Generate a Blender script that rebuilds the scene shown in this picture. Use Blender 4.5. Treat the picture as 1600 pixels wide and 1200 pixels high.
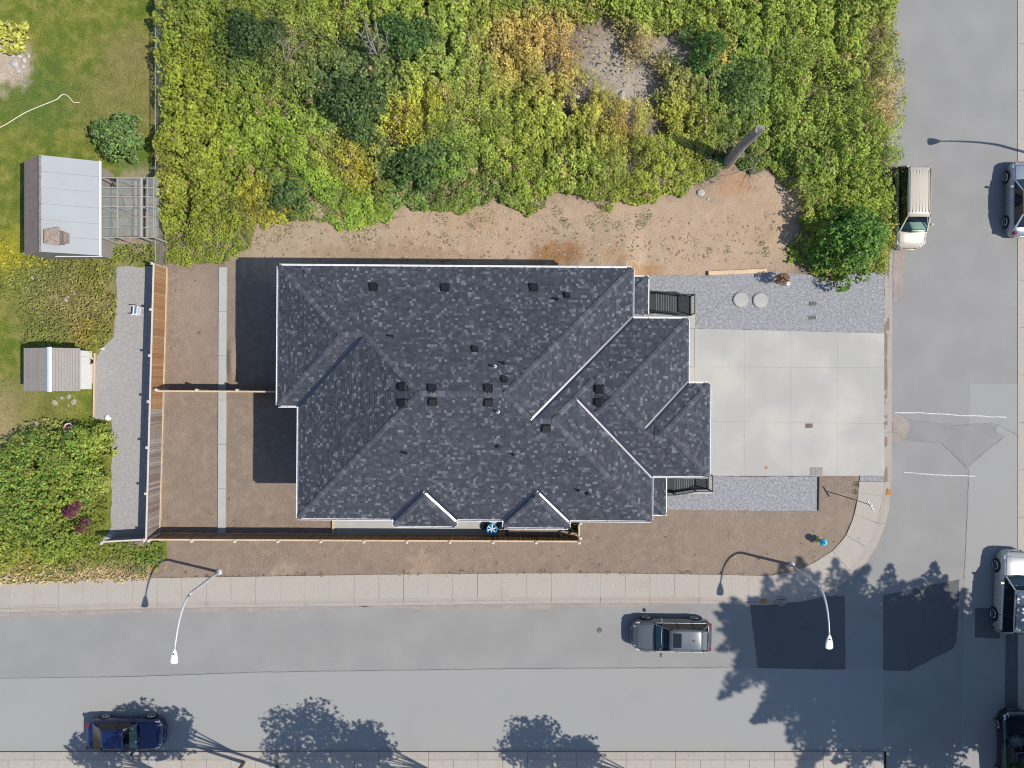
import bpy, bmesh, math, random
import numpy as np
from mathutils import Vector, Matrix
random.seed(7); rng = np.random.default_rng(11)
SC = bpy.context.scene
COL = SC.collection
for o in list(bpy.data.objects): bpy.data.objects.remove(o)

# ------------------------------------------------------------------ camera, sky, sun, exposure
H = 45.0                      # drone height (m); 60 m of ground across the frame
PPM = 1600 / 60.0             # photo pixels per metre on the ground
cam = bpy.data.cameras.new('camera'); cam.sensor_width = 36; cam.lens = 27.0
cam.clip_start = 0.5; cam.clip_end = 2000
camo = bpy.data.objects.new('camera', cam); COL.objects.link(camo)
camo.location = (0, 0, H); SC.camera = camo
SUN_V = Vector((20.0, -6.07, PPM)).normalized()         # towards the sun
elev = math.asin(SUN_V.z); azim = math.atan2(SUN_V.x, SUN_V.y)
w = bpy.data.worlds.new('World'); SC.world = w; w.use_nodes = True
nt = w.node_tree; nt.nodes.clear()
sky = nt.nodes.new('ShaderNodeTexSky'); sky.sky_type = 'NISHITA'; sky.sun_disc = False
sky.sun_elevation = elev; sky.sun_rotation = azim; sky.air_density = 1.0; sky.dust_density = 0.5; sky.ozone_density = 2.5
bg = nt.nodes.new('ShaderNodeBackground'); bg.inputs[1].default_value = 0.118
wo = nt.nodes.new('ShaderNodeOutputWorld')
nt.links.new(sky.outputs[0], bg.inputs[0]); nt.links.new(bg.outputs[0], wo.inputs[0])
sl = bpy.data.lights.new('sun', 'SUN'); sl.energy = 4.1; sl.angle = math.radians(0.5); sl.color = (1, 0.945, 0.85)
so = bpy.data.objects.new('sun', sl); COL.objects.link(so)
so.rotation_euler = (-SUN_V).to_track_quat('-Z', 'Y').to_euler(); so.location = (60, -20, 80)
SC.view_settings.view_transform = 'Standard'; SC.view_settings.look = 'None'
SC.view_settings.exposure = 0.67; SC.view_settings.gamma = 1; SC.view_settings.use_curve_mapping = False
SC.cycles.filter_width = 1.1; SC.cycles.max_bounces = 6; SC.cycles.transparent_max_bounces = 12

# ------------------------------------------------------------------ helpers
def at(px, py, h=0.0):
    k = (H - h) / H / PPM
    return Vector(((px - 800) * k, (600 - py) * k, h))
def P2(px, py, h=0.0):
    v = at(px, py, h); return (v.x, v.y)

class MB:
    def __init__(s): s.v = []; s.f = []; s.t = []
    def add(s, vs, fs, tint=0.5):
        b = len(s.v); s.v += [tuple(p) for p in vs]; s.f += [tuple(b + i for i in f) for f in fs]; s.t += [tint] * len(fs); return s
    def box(s, c, d, rz=0.0, tint=0.5, M=None):
        x, y, z = d[0] / 2, d[1] / 2, d[2] / 2; vs = []
        cs, sn = math.cos(rz), math.sin(rz)
        for (a, b, e) in ((-1,-1,-1),(1,-1,-1),(1,1,-1),(-1,1,-1),(-1,-1,1),(1,-1,1),(1,1,1),(-1,1,1)):
            px, py, pz = a * x, b * y, e * z
            if M is not None: q = M @ Vector((px, py, pz)); vs.append((q.x + c[0], q.y + c[1], q.z + c[2]))
            else: vs.append((c[0] + px * cs - py * sn, c[1] + px * sn + py * cs, c[2] + pz))
        return s.add(vs, [(3,2,1,0),(4,5,6,7),(0,1,5,4),(1,2,6,5),(2,3,7,6),(3,0,4,7)], tint)
    def bar(s, a, b, wd, ht, tint=0.5):
        a = Vector(a); b = Vector(b); d = b - a; L = d.length
        if L < 1e-6: return s
        q = d.to_track_quat('X', 'Z').to_matrix()
        return s.box((a + b) / 2, (L, wd, ht), M=q, tint=tint)
    def prism(s, poly, z0, z1, tint=0.5):
        n = len(poly)
        vs = [(p[0], p[1], z0) for p in poly] + [(p[0], p[1], z1) for p in poly]
        fs = [tuple(range(n - 1, -1, -1)), tuple(range(n, 2 * n))] + [(i, (i + 1) % n, n + (i + 1) % n, n + i) for i in range(n)]
        return s.add(vs, fs, tint)
    def tube(s, path, rad, n=8, cap=True, tint=0.5):
        path = [Vector(p) for p in path]; m = len(path)
        if not hasattr(rad, '__len__'): rad = [rad] * m
        vs = []; ref = None
        for i, p in enumerate(path):
            d = (path[min(i + 1, m - 1)] - path[max(i - 1, 0)]).normalized()
            if ref is None: ref = d.orthogonal().normalized()
            ref = (ref - d * ref.dot(d)).normalized(); bn = d.cross(ref)
            for k in range(n):
                a = 2 * math.pi * k / n
                vs.append(p + (ref * math.cos(a) + bn * math.sin(a)) * rad[i])
        fs = [(i * n + k, i * n + (k + 1) % n, (i + 1) * n + (k + 1) % n, (i + 1) * n + k) for i in range(m - 1) for k in range(n)]
        if cap: fs += [tuple(range(n - 1, -1, -1)), tuple(range((m - 1) * n, m * n))]
        return s.add(vs, fs, tint)
    def lathe(s, prof, c=(0, 0, 0), n=16, tint=0.5, axis='Z'):
        vs = []; m = len(prof)
        for (r, z) in prof:
            for k in range(n):
                a = 2 * math.pi * k / n
                p = (r * math.cos(a), r * math.sin(a), z)
                if axis == 'Y': p = (p[0], p[2], -p[1])
                vs.append((c[0] + p[0], c[1] + p[1], c[2] + p[2]))
        fs = [(i * n + k, i * n + (k + 1) % n, (i + 1) * n + (k + 1) % n, (i + 1) * n + k) for i in range(m - 1) for k in range(n)]
        fs += [tuple(range(n - 1, -1, -1)), tuple(range((m - 1) * n, m * n))]
        return s.add(vs, fs, tint)
    def mesh(s, name, mat=None, off=(0, 0, 0), smooth=False, bevel=0):
        me = bpy.data.meshes.new(name)
        me.from_pydata([(v[0] - off[0], v[1] - off[1], v[2] - off[2]) for v in s.v], [], s.f)
        if len(set(s.t)) > 1:
            a = me.attributes.new('tint', 'FLOAT', 'FACE'); a.data.foreach_set('value', np.array(s.t, dtype=np.float32))
        me.validate(); me.update()
        if bevel:
            bm = bmesh.new(); bm.from_mesh(me)
            bmesh.ops.bevel(bm, geom=list(bm.edges), offset=bevel, segments=1, affect='EDGES', clamp_overlap=True)
            bm.to_mesh(me); bm.free()
        if mat: me.materials.append(mat)
        if smooth: me.polygons.foreach_set('use_smooth', [True] * len(me.polygons))
        return me
    def build(s, name, mat, parent=None, world=True, smooth=False, label=None, kind=None, bevel=0):
        off = (0, 0, 0)
        if parent is not None and world: off = wloc(parent)
        return link(name, s.mesh(name, mat, off, smooth, bevel), parent, label, kind)
def wloc(o):
    v = Vector((0, 0, 0))
    while o is not None: v += o.location; o = o.parent
    return v
def link(name, me, parent=None, label=None, kind=None):
    o = bpy.data.objects.new(name, me); COL.objects.link(o)
    if parent is not None: o.parent = parent
    if label: o['label'] = label
    if kind: o['kind'] = kind
    return o
def tag(o, label, cat, group=None):
    o['label'] = label; o['category'] = cat
    if group: o['group'] = group
    return o
def thing(name, label, cat, loc=(0, 0, 0), rz=0, group=None):
    o = bpy.data.objects.new(name, None); COL.objects.link(o); o.empty_display_size = .2
    o.location = loc; o.rotation_euler = (0, 0, rz)
    return tag(o, label, cat, group)
def struct(o, cat=None):
    o['kind'] = 'structure'; return o
def dup(root, loc, rz, label, group=None, scale=None):
    r = root.copy(); COL.objects.link(r); r.location = loc; r.rotation_euler = (0, 0, rz); r['label'] = label
    if group: r['group'] = group
    if scale: r.scale = scale
    for ch in list(root.children):
        c = ch.copy(); COL.objects.link(c); c.parent = r
        for g in list(ch.children):
            d = g.copy(); COL.objects.link(d); d.parent = c
    return r

# ---------- noise
def hash2(ix, iy, seed):
    n = (ix.astype(np.int64) * 374761393 + iy.astype(np.int64) * 668265263 + seed * 1442695041) & 0x7fffffff
    n = ((n ^ (n >> 13)) * 1274126177) & 0x7fffffff
    return ((n ^ (n >> 16)) & 0xffff) / 65535.0
def vnoise(x, y, sc, seed=0):
    x = np.asarray(x) / sc + 1000; y = np.asarray(y) / sc + 1000
    ix = np.floor(x); iy = np.floor(y); fx = x - ix; fy = y - iy
    fx = fx * fx * (3 - 2 * fx); fy = fy * fy * (3 - 2 * fy)
    a = hash2(ix, iy, seed); b = hash2(ix + 1, iy, seed); c = hash2(ix, iy + 1, seed); d = hash2(ix + 1, iy + 1, seed)
    return (a * (1 - fx) + b * fx) * (1 - fy) + (c * (1 - fx) + d * fx) * fy
def fbm(x, y, sc, seed=0, o=3):
    r = 0; a = .5; t = 0
    for i in range(o): r = r + a * vnoise(x, y, sc / 2 ** i, seed + i * 17); t += a; a *= .55
    return r / t
def domes(x, y, sc, seed=0):
    """clump field: distance to the nearest jittered cell centre, 1 in the middle of a clump, 0 in the gaps; also a random per clump"""
    u = x / sc + 1000; v = y / sc + 1000; iu = np.floor(u); iv = np.floor(v)
    best = np.full(u.shape, 9.0); rid = np.zeros(u.shape)
    for dx in (-1, 0, 1):
        for dy in (-1, 0, 1):
            cx = iu + dx; cy = iv + dy
            jx = cx + .15 + .7 * hash2(cx, cy, seed); jy = cy + .15 + .7 * hash2(cx, cy, seed + 5)
            d = np.hypot(u - jx, v - jy); m = d < best
            best = np.where(m, d, best); rid = np.where(m, hash2(cx, cy, seed + 9), rid)
    return np.clip(1 - (best / .75) ** 2, 0, 1), rid
def inpoly(x, y, poly):
    r = np.zeros(x.shape, bool); n = len(poly)
    for i in range(n):
        x0, y0 = poly[i]; x1, y1 = poly[(i + 1) % n]
        if y0 == y1: continue
        c = ((y0 > y) != (y1 > y)) & (x < (x1 - x0) * (y - y0) / (y1 - y0) + x0)
        r ^= c
    return r
def topx(x, y): return 800 + x * PPM, 600 - y * PPM

# ---------- materials
AL = .76
def dk(c): return tuple(x * AL for x in c)
def mk(name, col, rough=.85, metal=0., var=.12, scale=3., fine=40., bump=0., col2=None, spec=.3, attr=False, tcol=None, stretch=None, coat=0., c2lo=.45, c2hi=.65):
    col = dk(col); col2 = col2 and dk(col2); tcol = tcol and dk(tcol)
    m = bpy.data.materials.new(name); m.use_nodes = True; t = m.node_tree; N = t.nodes; L = t.links
    b = N['Principled BSDF']; b.inputs['Roughness'].default_value = rough; b.inputs['Metallic'].default_value = metal
    b.inputs['Specular IOR Level'].default_value = spec; b.inputs['Coat Weight'].default_value = coat; b.inputs['Coat Roughness'].default_value = .06
    tc = N.new('ShaderNodeTexCoord'); src = tc.outputs['Object']
    if stretch:
        mp = N.new('ShaderNodeMapping'); mp.inputs['Scale'].default_value = stretch; L.new(src, mp.inputs[0]); src = mp.outputs[0]
    def noise(sc, det=3):
        n = N.new('ShaderNodeTexNoise'); n.inputs['Scale'].default_value = sc; n.inputs['Detail'].default_value = det; L.new(src, n.inputs['Vector']); return n.outputs['Fac']
    n1 = noise(scale, 4); n2 = noise(fine, 2)
    def mix(a, bb, f):
        x = N.new('ShaderNodeMix'); x.data_type = 'RGBA'
        for i, v in ((6, a), (7, bb)):
            if isinstance(v, tuple): x.inputs[i].default_value = (*v, 1)
            else: L.new(v, x.inputs[i])
        if isinstance(f, float): x.inputs[0].default_value = f
        else: L.new(f, x.inputs[0])
        return x.outputs[2]
    def ramp(v, lo, hi, a=0., c=1.):
        r = N.new('ShaderNodeMapRange'); r.inputs[1].default_value = lo; r.inputs[2].default_value = hi; r.inputs[3].default_value = a; r.inputs[4].default_value = c
        L.new(v, r.inputs[0]); return r.outputs[0]
    c = col
    if col2: c = mix(col, col2, ramp(n1, c2lo, c2hi))
    if attr == 'tint':
        at_ = N.new('ShaderNodeAttribute'); at_.attribute_name = 'tint'
        c = mix(c, tcol, at_.outputs['Fac'])
    if attr == 'col':
        at_ = N.new('ShaderNodeAttribute'); at_.attribute_name = 'col'; c = at_.outputs['Color']
    if var > 0:
        ad = N.new('ShaderNodeMath'); ad.operation = 'ADD'; L.new(ramp(n1, .3, .7, -var, var), ad.inputs[0]); L.new(ramp(n2, .3, .7, -var, var), ad.inputs[1])
        a1 = N.new('ShaderNodeMath'); a1.operation = 'ADD'; a1.inputs[1].default_value = 1.; L.new(ad.outputs[0], a1.inputs[0])
        vm = N.new('ShaderNodeVectorMath'); vm.operation = 'SCALE'
        if isinstance(c, tuple): vm.inputs[0].default_value = c
        else: L.new(c, vm.inputs[0])
        L.new(a1.outputs[0], vm.inputs['Scale']); c = vm.outputs[0]
    if isinstance(c, tuple): b.inputs['Base Color'].default_value = (*c, 1)
    else: L.new(c, b.inputs['Base Color'])
    if bump > 0:
        bp = N.new('ShaderNodeBump'); bp.inputs['Strength'].default_value = 1.; bp.inputs['Distance'].default_value = bump
        L.new(n2, bp.inputs['Height']); L.new(bp.outputs[0], b.inputs['Normal'])
    return m
def leafmat(name, trans=.35, rough=.55):
    m = bpy.data.materials.new(name); m.use_nodes = True; t = m.node_tree; N = t.nodes; L = t.links
    b = N['Principled BSDF']; b.inputs['Roughness'].default_value = rough; b.inputs['Specular IOR Level'].default_value = .3
    a = N.new('ShaderNodeAttribute'); a.attribute_name = 'col'
    L.new(a.outputs['Color'], b.inputs['Base Color'])
    tr = N.new('ShaderNodeBsdfTranslucent'); L.new(a.outputs['Color'], tr.inputs['Color'])
    mx = N.new('ShaderNodeMixShader'); mx.inputs[0].default_value = trans
    L.new(b.outputs[0], mx.inputs[1]); L.new(tr.outputs[0], mx.inputs[2])
    L.new(mx.outputs[0], N['Material Output'].inputs['Surface'])
    return m
def sheer(name, tint, clear, rough=.03, fres=1.45):
    m = bpy.data.materials.new(name); m.use_nodes = True; t = m.node_tree; N = t.nodes; L = t.links
    N.remove(N['Principled BSDF'])
    tr = N.new('ShaderNodeBsdfTransparent'); tr.inputs[0].default_value = (*[clear * c for c in tint], 1)
    g = N.new('ShaderNodeBsdfGlossy'); g.inputs['Roughness'].default_value = rough; g.inputs[0].default_value = (.9, .95, 1, 1)
    f = N.new('ShaderNodeFresnel'); f.inputs[0].default_value = fres
    mx = N.new('ShaderNodeMixShader'); L.new(f.outputs[0], mx.inputs[0]); L.new(tr.outputs[0], mx.inputs[1]); L.new(g.outputs[0], mx.inputs[2])
    L.new(mx.outputs[0], N['Material Output'].inputs['Surface'])
    return m
M = {}
M['asphalt'] = mk('asphalt', (.250, .246, .238), .92, var=.05, scale=.5, fine=34, col2=(.258, .253, .244), bump=.006)
M['asphalt_pale'] = mk('asphalt_pale', (.288, .284, .275), .92, var=.045, scale=.4, fine=34, col2=(.276, .272, .263), bump=.006)
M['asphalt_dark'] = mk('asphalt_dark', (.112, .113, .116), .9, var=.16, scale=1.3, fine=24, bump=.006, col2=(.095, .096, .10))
M['asphalt_mid'] = mk('asphalt_mid', (.236, .232, .226), .92, var=.06, scale=.8, fine=30, bump=.005)
M['crack'] = mk('crack_sealant', (.215, .213, .208), .9, var=.2)
M['chalk'] = mk('pale_line', (.55, .55, .54), .9, var=.25, scale=6)
M['dirt_film'] = mk('gutter_dirt', (.30, .255, .225), .95, var=.12, scale=1.2, fine=14)
M['concrete_walk'] = mk('concrete_walk', (.385, .345, .30), .9, var=.08, scale=.7, fine=14, col2=(.345, .315, .28), bump=.003)
M['curb'] = mk('curb_concrete', (.35, .31, .275), .9, var=.10, scale=1.2, fine=16, bump=.003, col2=(.33, .29, .25))
M['slab'] = mk('driveway_concrete', (.375, .366, .343), .85, var=.05, scale=.35, fine=22, col2=(.425, .405, .365), bump=.002)
M['concrete_path'] = mk('path_concrete', (.385, .385, .365), .9, var=.06, scale=1, fine=14, bump=.003)
M['gravel'] = mk('crushed_gravel', (.26, .26, .275), .95, var=.20, scale=7, fine=30, bump=.02, col2=(.29, .29, .30))
M['gravel_lane'] = mk('lane_gravel', (.32, .30, .285), .95, var=.14, scale=6, fine=30, bump=.015, col2=(.30, .29, .285))
M['clod'] = mk('soil_clod', (.25, .19, .145), .95, var=.3, scale=4)
M['stone'] = mk('stone', (.42, .40, .38), .85, var=.2, scale=4, fine=20, bump=.01)
M['siding'] = mk('house_siding', (.10, .105, .115), .8, var=.04)
M['trim'] = mk('white_trim', (.78, .78, .80), .55, var=.03)
M['shingle'] = mk('roof_shingle', (.033, .037, .049), .9, var=.12, scale=3, fine=45, attr='tint', tcol=(.19, .20, .23), spec=.25, bump=.004)
M['ridge'] = mk('ridge_shingle', (.045, .049, .062), .9, var=.2, scale=5, fine=45, attr='tint', tcol=(.125, .132, .155), spec=.25, bump=.004)
M['deck'] = mk('roof_deck', (.035, .037, .045), .9, var=.1)
M['valley'] = mk('valley_metal', (.16, .16, .175), .33, metal=1., var=.08)
M['black'] = mk('black_plastic', (.012, .012, .014), .5, var=.1)
M['blackmetal'] = mk('black_metal', (.014, .014, .017), .45, var=.1)
M['lead'] = mk('pale_flashing', (.75, .75, .76), .45, var=.05)
M['cedar'] = [mk('fence_board_tan', (.34, .19, .095), .85, var=.16, scale=3, fine=25, stretch=(6, 6, .6)), mk('fence_board_brown', (.29, .155, .075), .85, var=.16, scale=3, fine=25, stretch=(6, 6, .6)), mk('fence_board_honey', (.38, .23, .12), .85, var=.16, scale=3, fine=25, stretch=(6, 6, .6))]
M['greywood'] = [mk('weathered_board_grey', (.25, .215, .19), .9, var=.22, scale=3, fine=25, stretch=(8, 8, .6)), mk('weathered_board_brown', (.20, .155, .135), .9, var=.22, scale=3, fine=25, stretch=(8, 8, .6)), mk('weathered_board_pale', (.32, .28, .26), .9, var=.22, scale=3, fine=25, stretch=(8, 8, .6))]
M['lumber'] = mk('pale_lumber', (.56, .42, .27), .8, var=.1, scale=2, fine=20)
M['lumber_white'] = mk('pale_grey_lumber', (.56, .50, .45), .8, var=.08)
M['greylath'] = mk('grey_lath', (.36, .325, .30), .9, var=.12, scale=3)
M['galv'] = mk('galvanised_steel', (.55, .58, .60), .4, metal=.7, var=.08)
M['lamp'] = mk('lamp_paint', (.62, .63, .65), .4, metal=.25, var=.05)
M['lamphead'] = mk('lamp_head', (.80, .80, .78), .5, var=.03)
M['tyre'] = mk('tyre', (.013, .013, .013), .85, var=.1)
M['rim'] = mk('alloy_rim', (.55, .56, .58), .3, metal=.8, var=.05)
M['bark'] = mk('bark', (.16, .12, .09), .95, var=.25, scale=4, fine=20, stretch=(5, 5, .8), bump=.02)
M['deadwood'] = mk('dead_wood', (.33, .29, .255), .95, var=.25, scale=4, fine=20, stretch=(5, 5, .8), bump=.02)
M['leaf'] = leafmat('leaf'); M['grassblade'] = leafmat('grass_blade', .3, .7)
M['shedwhite'] = mk('white_sheet_metal', (.31, .33, .345), .6, var=.03, scale=.8)
M['shedbrown'] = mk('brown_roof_felt', (.27, .205, .18), .9, var=.12, scale=3, fine=30, bump=.004)
M['shedridge'] = mk('ridge_shakes', (.20, .175, .16), .9, var=.35, scale=8, fine=30, bump=.01)
M['shedgrey'] = mk('weathered_sheet', (.29, .265, .24), .7, var=.10, scale=.8, fine=14, col2=(.24, .22, .205))
M['ridgeblue'] = mk('pale_ridge_cap', (.50, .60, .66), .4, metal=.3, var=.05)
M['shedwall'] = mk('shed_white_wall', (.72, .71, .68), .7, var=.04)
M['darkwall'] = mk('shed_dark_wall', (.14, .11, .09), .9, var=.15)
def plastic(name):
    m = bpy.data.materials.new(name); m.use_nodes = True; t = m.node_tree; N = t.nodes; L = t.links; N.remove(N['Principled BSDF'])
    tr = N.new('ShaderNodeBsdfTransparent'); tr.inputs[0].default_value = (.90, .93, .90, 1); d = N.new('ShaderNodeBsdfDiffuse'); d.inputs[0].default_value = (.30, .32, .30, 1)
    mx = N.new('ShaderNodeMixShader'); mx.inputs[0].default_value = .40; L.new(tr.outputs[0], mx.inputs[1]); L.new(d.outputs[0], mx.inputs[2]); L.new(mx.outputs[0], N['Material Output'].inputs['Surface']); return m
M['poly'] = plastic('clear_corrugated_sheet')
M['iron'] = mk('cast_iron', (.12, .11, .105), .7, metal=.3, var=.2)
M['rust'] = mk('rusty_iron', (.40, .17, .045), .85, var=.3, scale=8, fine=30)
M['terracotta'] = mk('terracotta', (.48, .24, .14), .8, var=.15)
M['whiteplastic'] = mk('white_plastic', (.72, .74, .80), .45, var=.03)
M['blueplastic'] = mk('blue_plastic', (.05, .32, .58), .45, var=.08)
M['hydyellow'] = mk('hydrant_yellow', (.45, .42, .10), .5, var=.08)
M['hydblue'] = mk('hydrant_blue', (.10, .50, .72), .45, var=.05)
M['hose'] = mk('hose', (.72, .66, .50), .6, var=.05)
M['nosing'] = mk('stair_nosing', (.15, .155, .165), .6, var=.1)
M['tread'] = mk('stair_tread', (.030, .032, .038), .7, var=.1, scale=5)
M['glass'] = sheer('car_glass', (.80, .94, .90), .78)
M['darkglass'] = mk('tinted_glass', (.008, .010, .014), .06, var=0, spec=.6)
M['interior'] = mk('car_interior', (.025, .025, .03), .8, var=.1)
M['dash'] = mk('car_dashboard', (.52, .60, .56), .8, var=.1)
M['headlight'] = mk('headlight', (.75, .77, .80), .12, var=.02, spec=.6)
M['taillight'] = mk('taillight', (.20, .008, .010), .2, var=.05, spec=.6)
def paint(name, c, metal=.35, rough=.3): return mk(name, c, rough, metal=metal, var=.02, coat=.6)
M['p_cream'] = paint('paint_champagne', (.50, .445, .36), .1)
M['p_grey'] = paint('paint_grey', (.135, .14, .155), .5, .32)
M['p_silver'] = paint('paint_silver', (.36, .385, .42), .55, .32)
M['p_white'] = paint('paint_pearl', (.42, .415, .41), .25)
M['p_blue'] = paint('paint_blue', (.010, .020, .085), .3)
M['p_dark'] = paint('paint_dark', (.02, .028, .045), .4)

# ---------- ground sheets with a soil/lawn shader driven by hand-placed patches
def groundmat(name, base, patches, var=.16, fine=16., bump=.02, mid=2.2):
    """patches: (px, py, radius_px, colour, strength, squash) - soil and turf of another colour, edges broken by noise"""
    base = tuple(dk(c) for c in base); patches = [(*p[:3], dk(p[3]), *p[4:]) for p in patches]
    m = bpy.data.materials.new(name); m.use_nodes = True; t = m.node_tree; N = t.nodes; L = t.links
    b = N['Principled BSDF']; b.inputs['Roughness'].default_value = .95; b.inputs['Specular IOR Level'].default_value = .15
    g = N.new('ShaderNodeNewGeometry'); P = g.outputs['Position']
    def noise(sc, det=4):
        n = N.new('ShaderNodeTexNoise'); n.inputs['Scale'].default_value = sc; n.inputs['Detail'].default_value = det; L.new(P, n.inputs['Vector']); return n
    nA = noise(.8, 6); nB = noise(mid, 5); nC = noise(fine, 3)
    def rng_(v, lo, hi, a, c):
        r = N.new('ShaderNodeMapRange'); r.inputs[1].default_value = lo; r.inputs[2].default_value = hi; r.inputs[3].default_value = a; r.inputs[4].default_value = c
        L.new(v, r.inputs[0]); return r.outputs[0]
    c = None
    def mix(a, bb, f):
        x = N.new('ShaderNodeMix'); x.data_type = 'RGBA'
        for i, v in ((6, a), (7, bb)):
            if isinstance(v, tuple): x.inputs[i].default_value = (*v, 1)
            else: L.new(v, x.inputs[i])
        if isinstance(f, float): x.inputs[0].default_value = f
        else: L.new(f, x.inputs[0])
        return x.outputs[2]
    c = mix(base[0], base[1], rng_(nA.outputs['Fac'], .36, .64, 0, 1))
    if len(base) > 2: c = mix(c, base[2], rng_(nB.outputs['Fac'], .52, .72, 0, .8))
    # warp the position so that patch borders are ragged
    sb = N.new('ShaderNodeVectorMath'); sb.operation = 'SUBTRACT'; L.new(nB.outputs['Color'], sb.inputs[0]); sb.inputs[1].default_value = (.5, .5, .5)
    sc = N.new('ShaderNodeVectorMath'); sc.operation = 'SCALE'; sc.inputs['Scale'].default_value = 2.2; L.new(sb.outputs[0], sc.inputs[0])
    wp = N.new('ShaderNodeVectorMath'); wp.operation = 'ADD'; L.new(P, wp.inputs[0]); L.new(sc.outputs[0], wp.inputs[1])
    for (px, py, r, col, st, sq) in patches:
        q = at(px, py)
        mp = N.new('ShaderNodeMapping'); mp.vector_type = 'POINT'
        s = PPM / r
        mp.inputs['Location'].default_value = (-q.x * s, -q.y * s * sq, 0); mp.inputs['Scale'].default_value = (s, s * sq, 0)
        L.new(wp.outputs[0], mp.inputs[0])
        ln = N.new('ShaderNodeVectorMath'); ln.operation = 'LENGTH'; L.new(mp.outputs[0], ln.inputs[0])
        c = mix(c, col, rng_(ln.outputs['Value'], 1.15, .55, 0, st))
    ad = N.new('ShaderNodeMath'); ad.operation = 'ADD'; L.new(rng_(nC.outputs['Fac'], .3, .7, -var, var), ad.inputs[0]); L.new(rng_(nB.outputs['Fac'], .3, .7, 1 - var * .6, 1 + var * .6), ad.inputs[1])
    vm = N.new('ShaderNodeVectorMath'); vm.operation = 'SCALE'; L.new(c, vm.inputs[0]); L.new(ad.outputs[0], vm.inputs['Scale'])
    L.new(vm.outputs[0], b.inputs['Base Color'])
    bp = N.new('ShaderNodeBump'); bp.inputs['Strength'].default_value = 1.; bp.inputs['Distance'].default_value = bump
    L.new(nC.outputs['Fac'], bp.inputs['Height']); L.new(bp.outputs[0], b.inputs['Normal'])
    return m
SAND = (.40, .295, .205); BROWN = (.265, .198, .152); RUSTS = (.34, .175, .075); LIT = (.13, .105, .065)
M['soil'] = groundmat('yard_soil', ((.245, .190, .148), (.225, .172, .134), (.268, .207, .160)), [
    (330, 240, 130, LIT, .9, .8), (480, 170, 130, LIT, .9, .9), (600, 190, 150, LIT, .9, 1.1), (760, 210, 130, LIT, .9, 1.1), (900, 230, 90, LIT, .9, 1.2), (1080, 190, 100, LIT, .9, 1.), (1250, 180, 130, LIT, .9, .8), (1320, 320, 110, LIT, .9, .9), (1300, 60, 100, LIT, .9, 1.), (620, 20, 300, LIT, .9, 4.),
    (700, 368, 330, SAND, 1., 4.5), (1010, 370, 260, SAND, 1., 3.0), (480, 385, 130, (.37, .285, .195), 1., 2.0), (1190, 330, 90, SAND, 1., 1.), (1080, 400, 160, SAND, 1., 3.5),
    (868, 398, 48, RUSTS, .9, 2.4), (1000, 425, 45, (.36, .20, .10), .7, 4.), (740, 345, 40, (.36, .24, .14), .45, 2.), (600, 398, 150, (.30, .21, .135), .7, 7.), (960, 400, 30, RUSTS, .35, 2.),
    (1190, 352, 60, (.39, .27, .17), .5, 1.5), (1145, 290, 35, (.38, .22, .12), .7, 1.5),
    (970, 110, 60, (.33, .285, .235), 1., .8), (1000, 150, 45, (.36, .31, .26), 1., .8), (1060, 80, 40, (.33, .28, .23), 1., 1.),
    (300, 470, 40, (.33, .26, .20), .4, .7), (320, 560, 60, (.29, .21, .165), .5, 1.), (662, 882, 25, (.40, .30, .20), .5, 1.), (445, 893, 20, (.36, .29, .21), .5, 1.),
    (700, 860, 200, (.29, .20, .16), .35, 6.), (1180, 830, 160, (.26, .20, .155), .5, 2.)], var=.09, fine=13., bump=.05)
TAN = (.33, .25, .14)
M['turf'] = groundmat('lawn_turf', ((.110, .150, .020), (.185, .188, .038), (.22, .20, .052)), [
    (60, 150, 70, (.085, .135, .03), .7, 1.), (200, 100, 60, (.19, .17, .06), .7, 1.), (215, 140, 60, (.20, .175, .065), .7, .6), (150, 160, 50, (.19, .175, .06), .6, 1.),
    (0, 760, 45, TAN, .9, .45), (10, 660, 50, TAN, .8, .7), (0, 885, 60, TAN, .7, 3.), (200, 897, 130, (.33, .24, .14), .8, 6.), (100, 470, 90, (.22, .18, .085), .6, 1.),
    (20, 395, 36, (.34, .30, .03), .75, 1.), (12, 100, 44, (.42, .34, .26), 1., 1.), (205, 245, 36, (.08, .15, .02), .7, 1.), (220, 330, 60, (.28, .23, .17), .9, .8), (190, 460, 40, (.25, .20, .10), .6, .6),
    (60, 620, 60, (.17, .165, .05), .7, 1.), (150, 690, 30, (.11, .13, .03), .6, 1.)], var=.22, fine=11., bump=.05, mid=1.6)
M['waste'] = groundmat('waste_ground', ((.27, .23, .15), (.20, .19, .09)), [], var=.2, fine=6.)

def grid_sheet(name, px0, py0, px1, py1, cell, zf, mat, poly=None):
    a = at(px0, py1); b = at(px1, py0)
    nx = int((b.x - a.x) / cell) + 1; ny = int((b.y - a.y) / cell) + 1
    X, Y = np.meshgrid(np.linspace(a.x, b.x, nx + 1), np.linspace(a.y, b.y, ny + 1))
    Z = zf(X, Y)
    idx = np.arange((nx + 1) * (ny + 1)).reshape(ny + 1, nx + 1)
    F = np.stack([idx[:-1, :-1], idx[:-1, 1:], idx[1:, 1:], idx[1:, :-1]], -1).reshape(-1, 4)
    if poly is not None:
        cx = (X[:-1, :-1] + X[1:, 1:]) / 2; cy = (Y[:-1, :-1] + Y[1:, 1:]) / 2
        qx, qy = topx(cx, cy); F = F[inpoly(qx, qy, poly).reshape(-1)]
    return struct(link(name, np_mesh(name, np.stack([X, Y, Z], -1).reshape(-1, 3), F, mat, smooth=True)))
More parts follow.
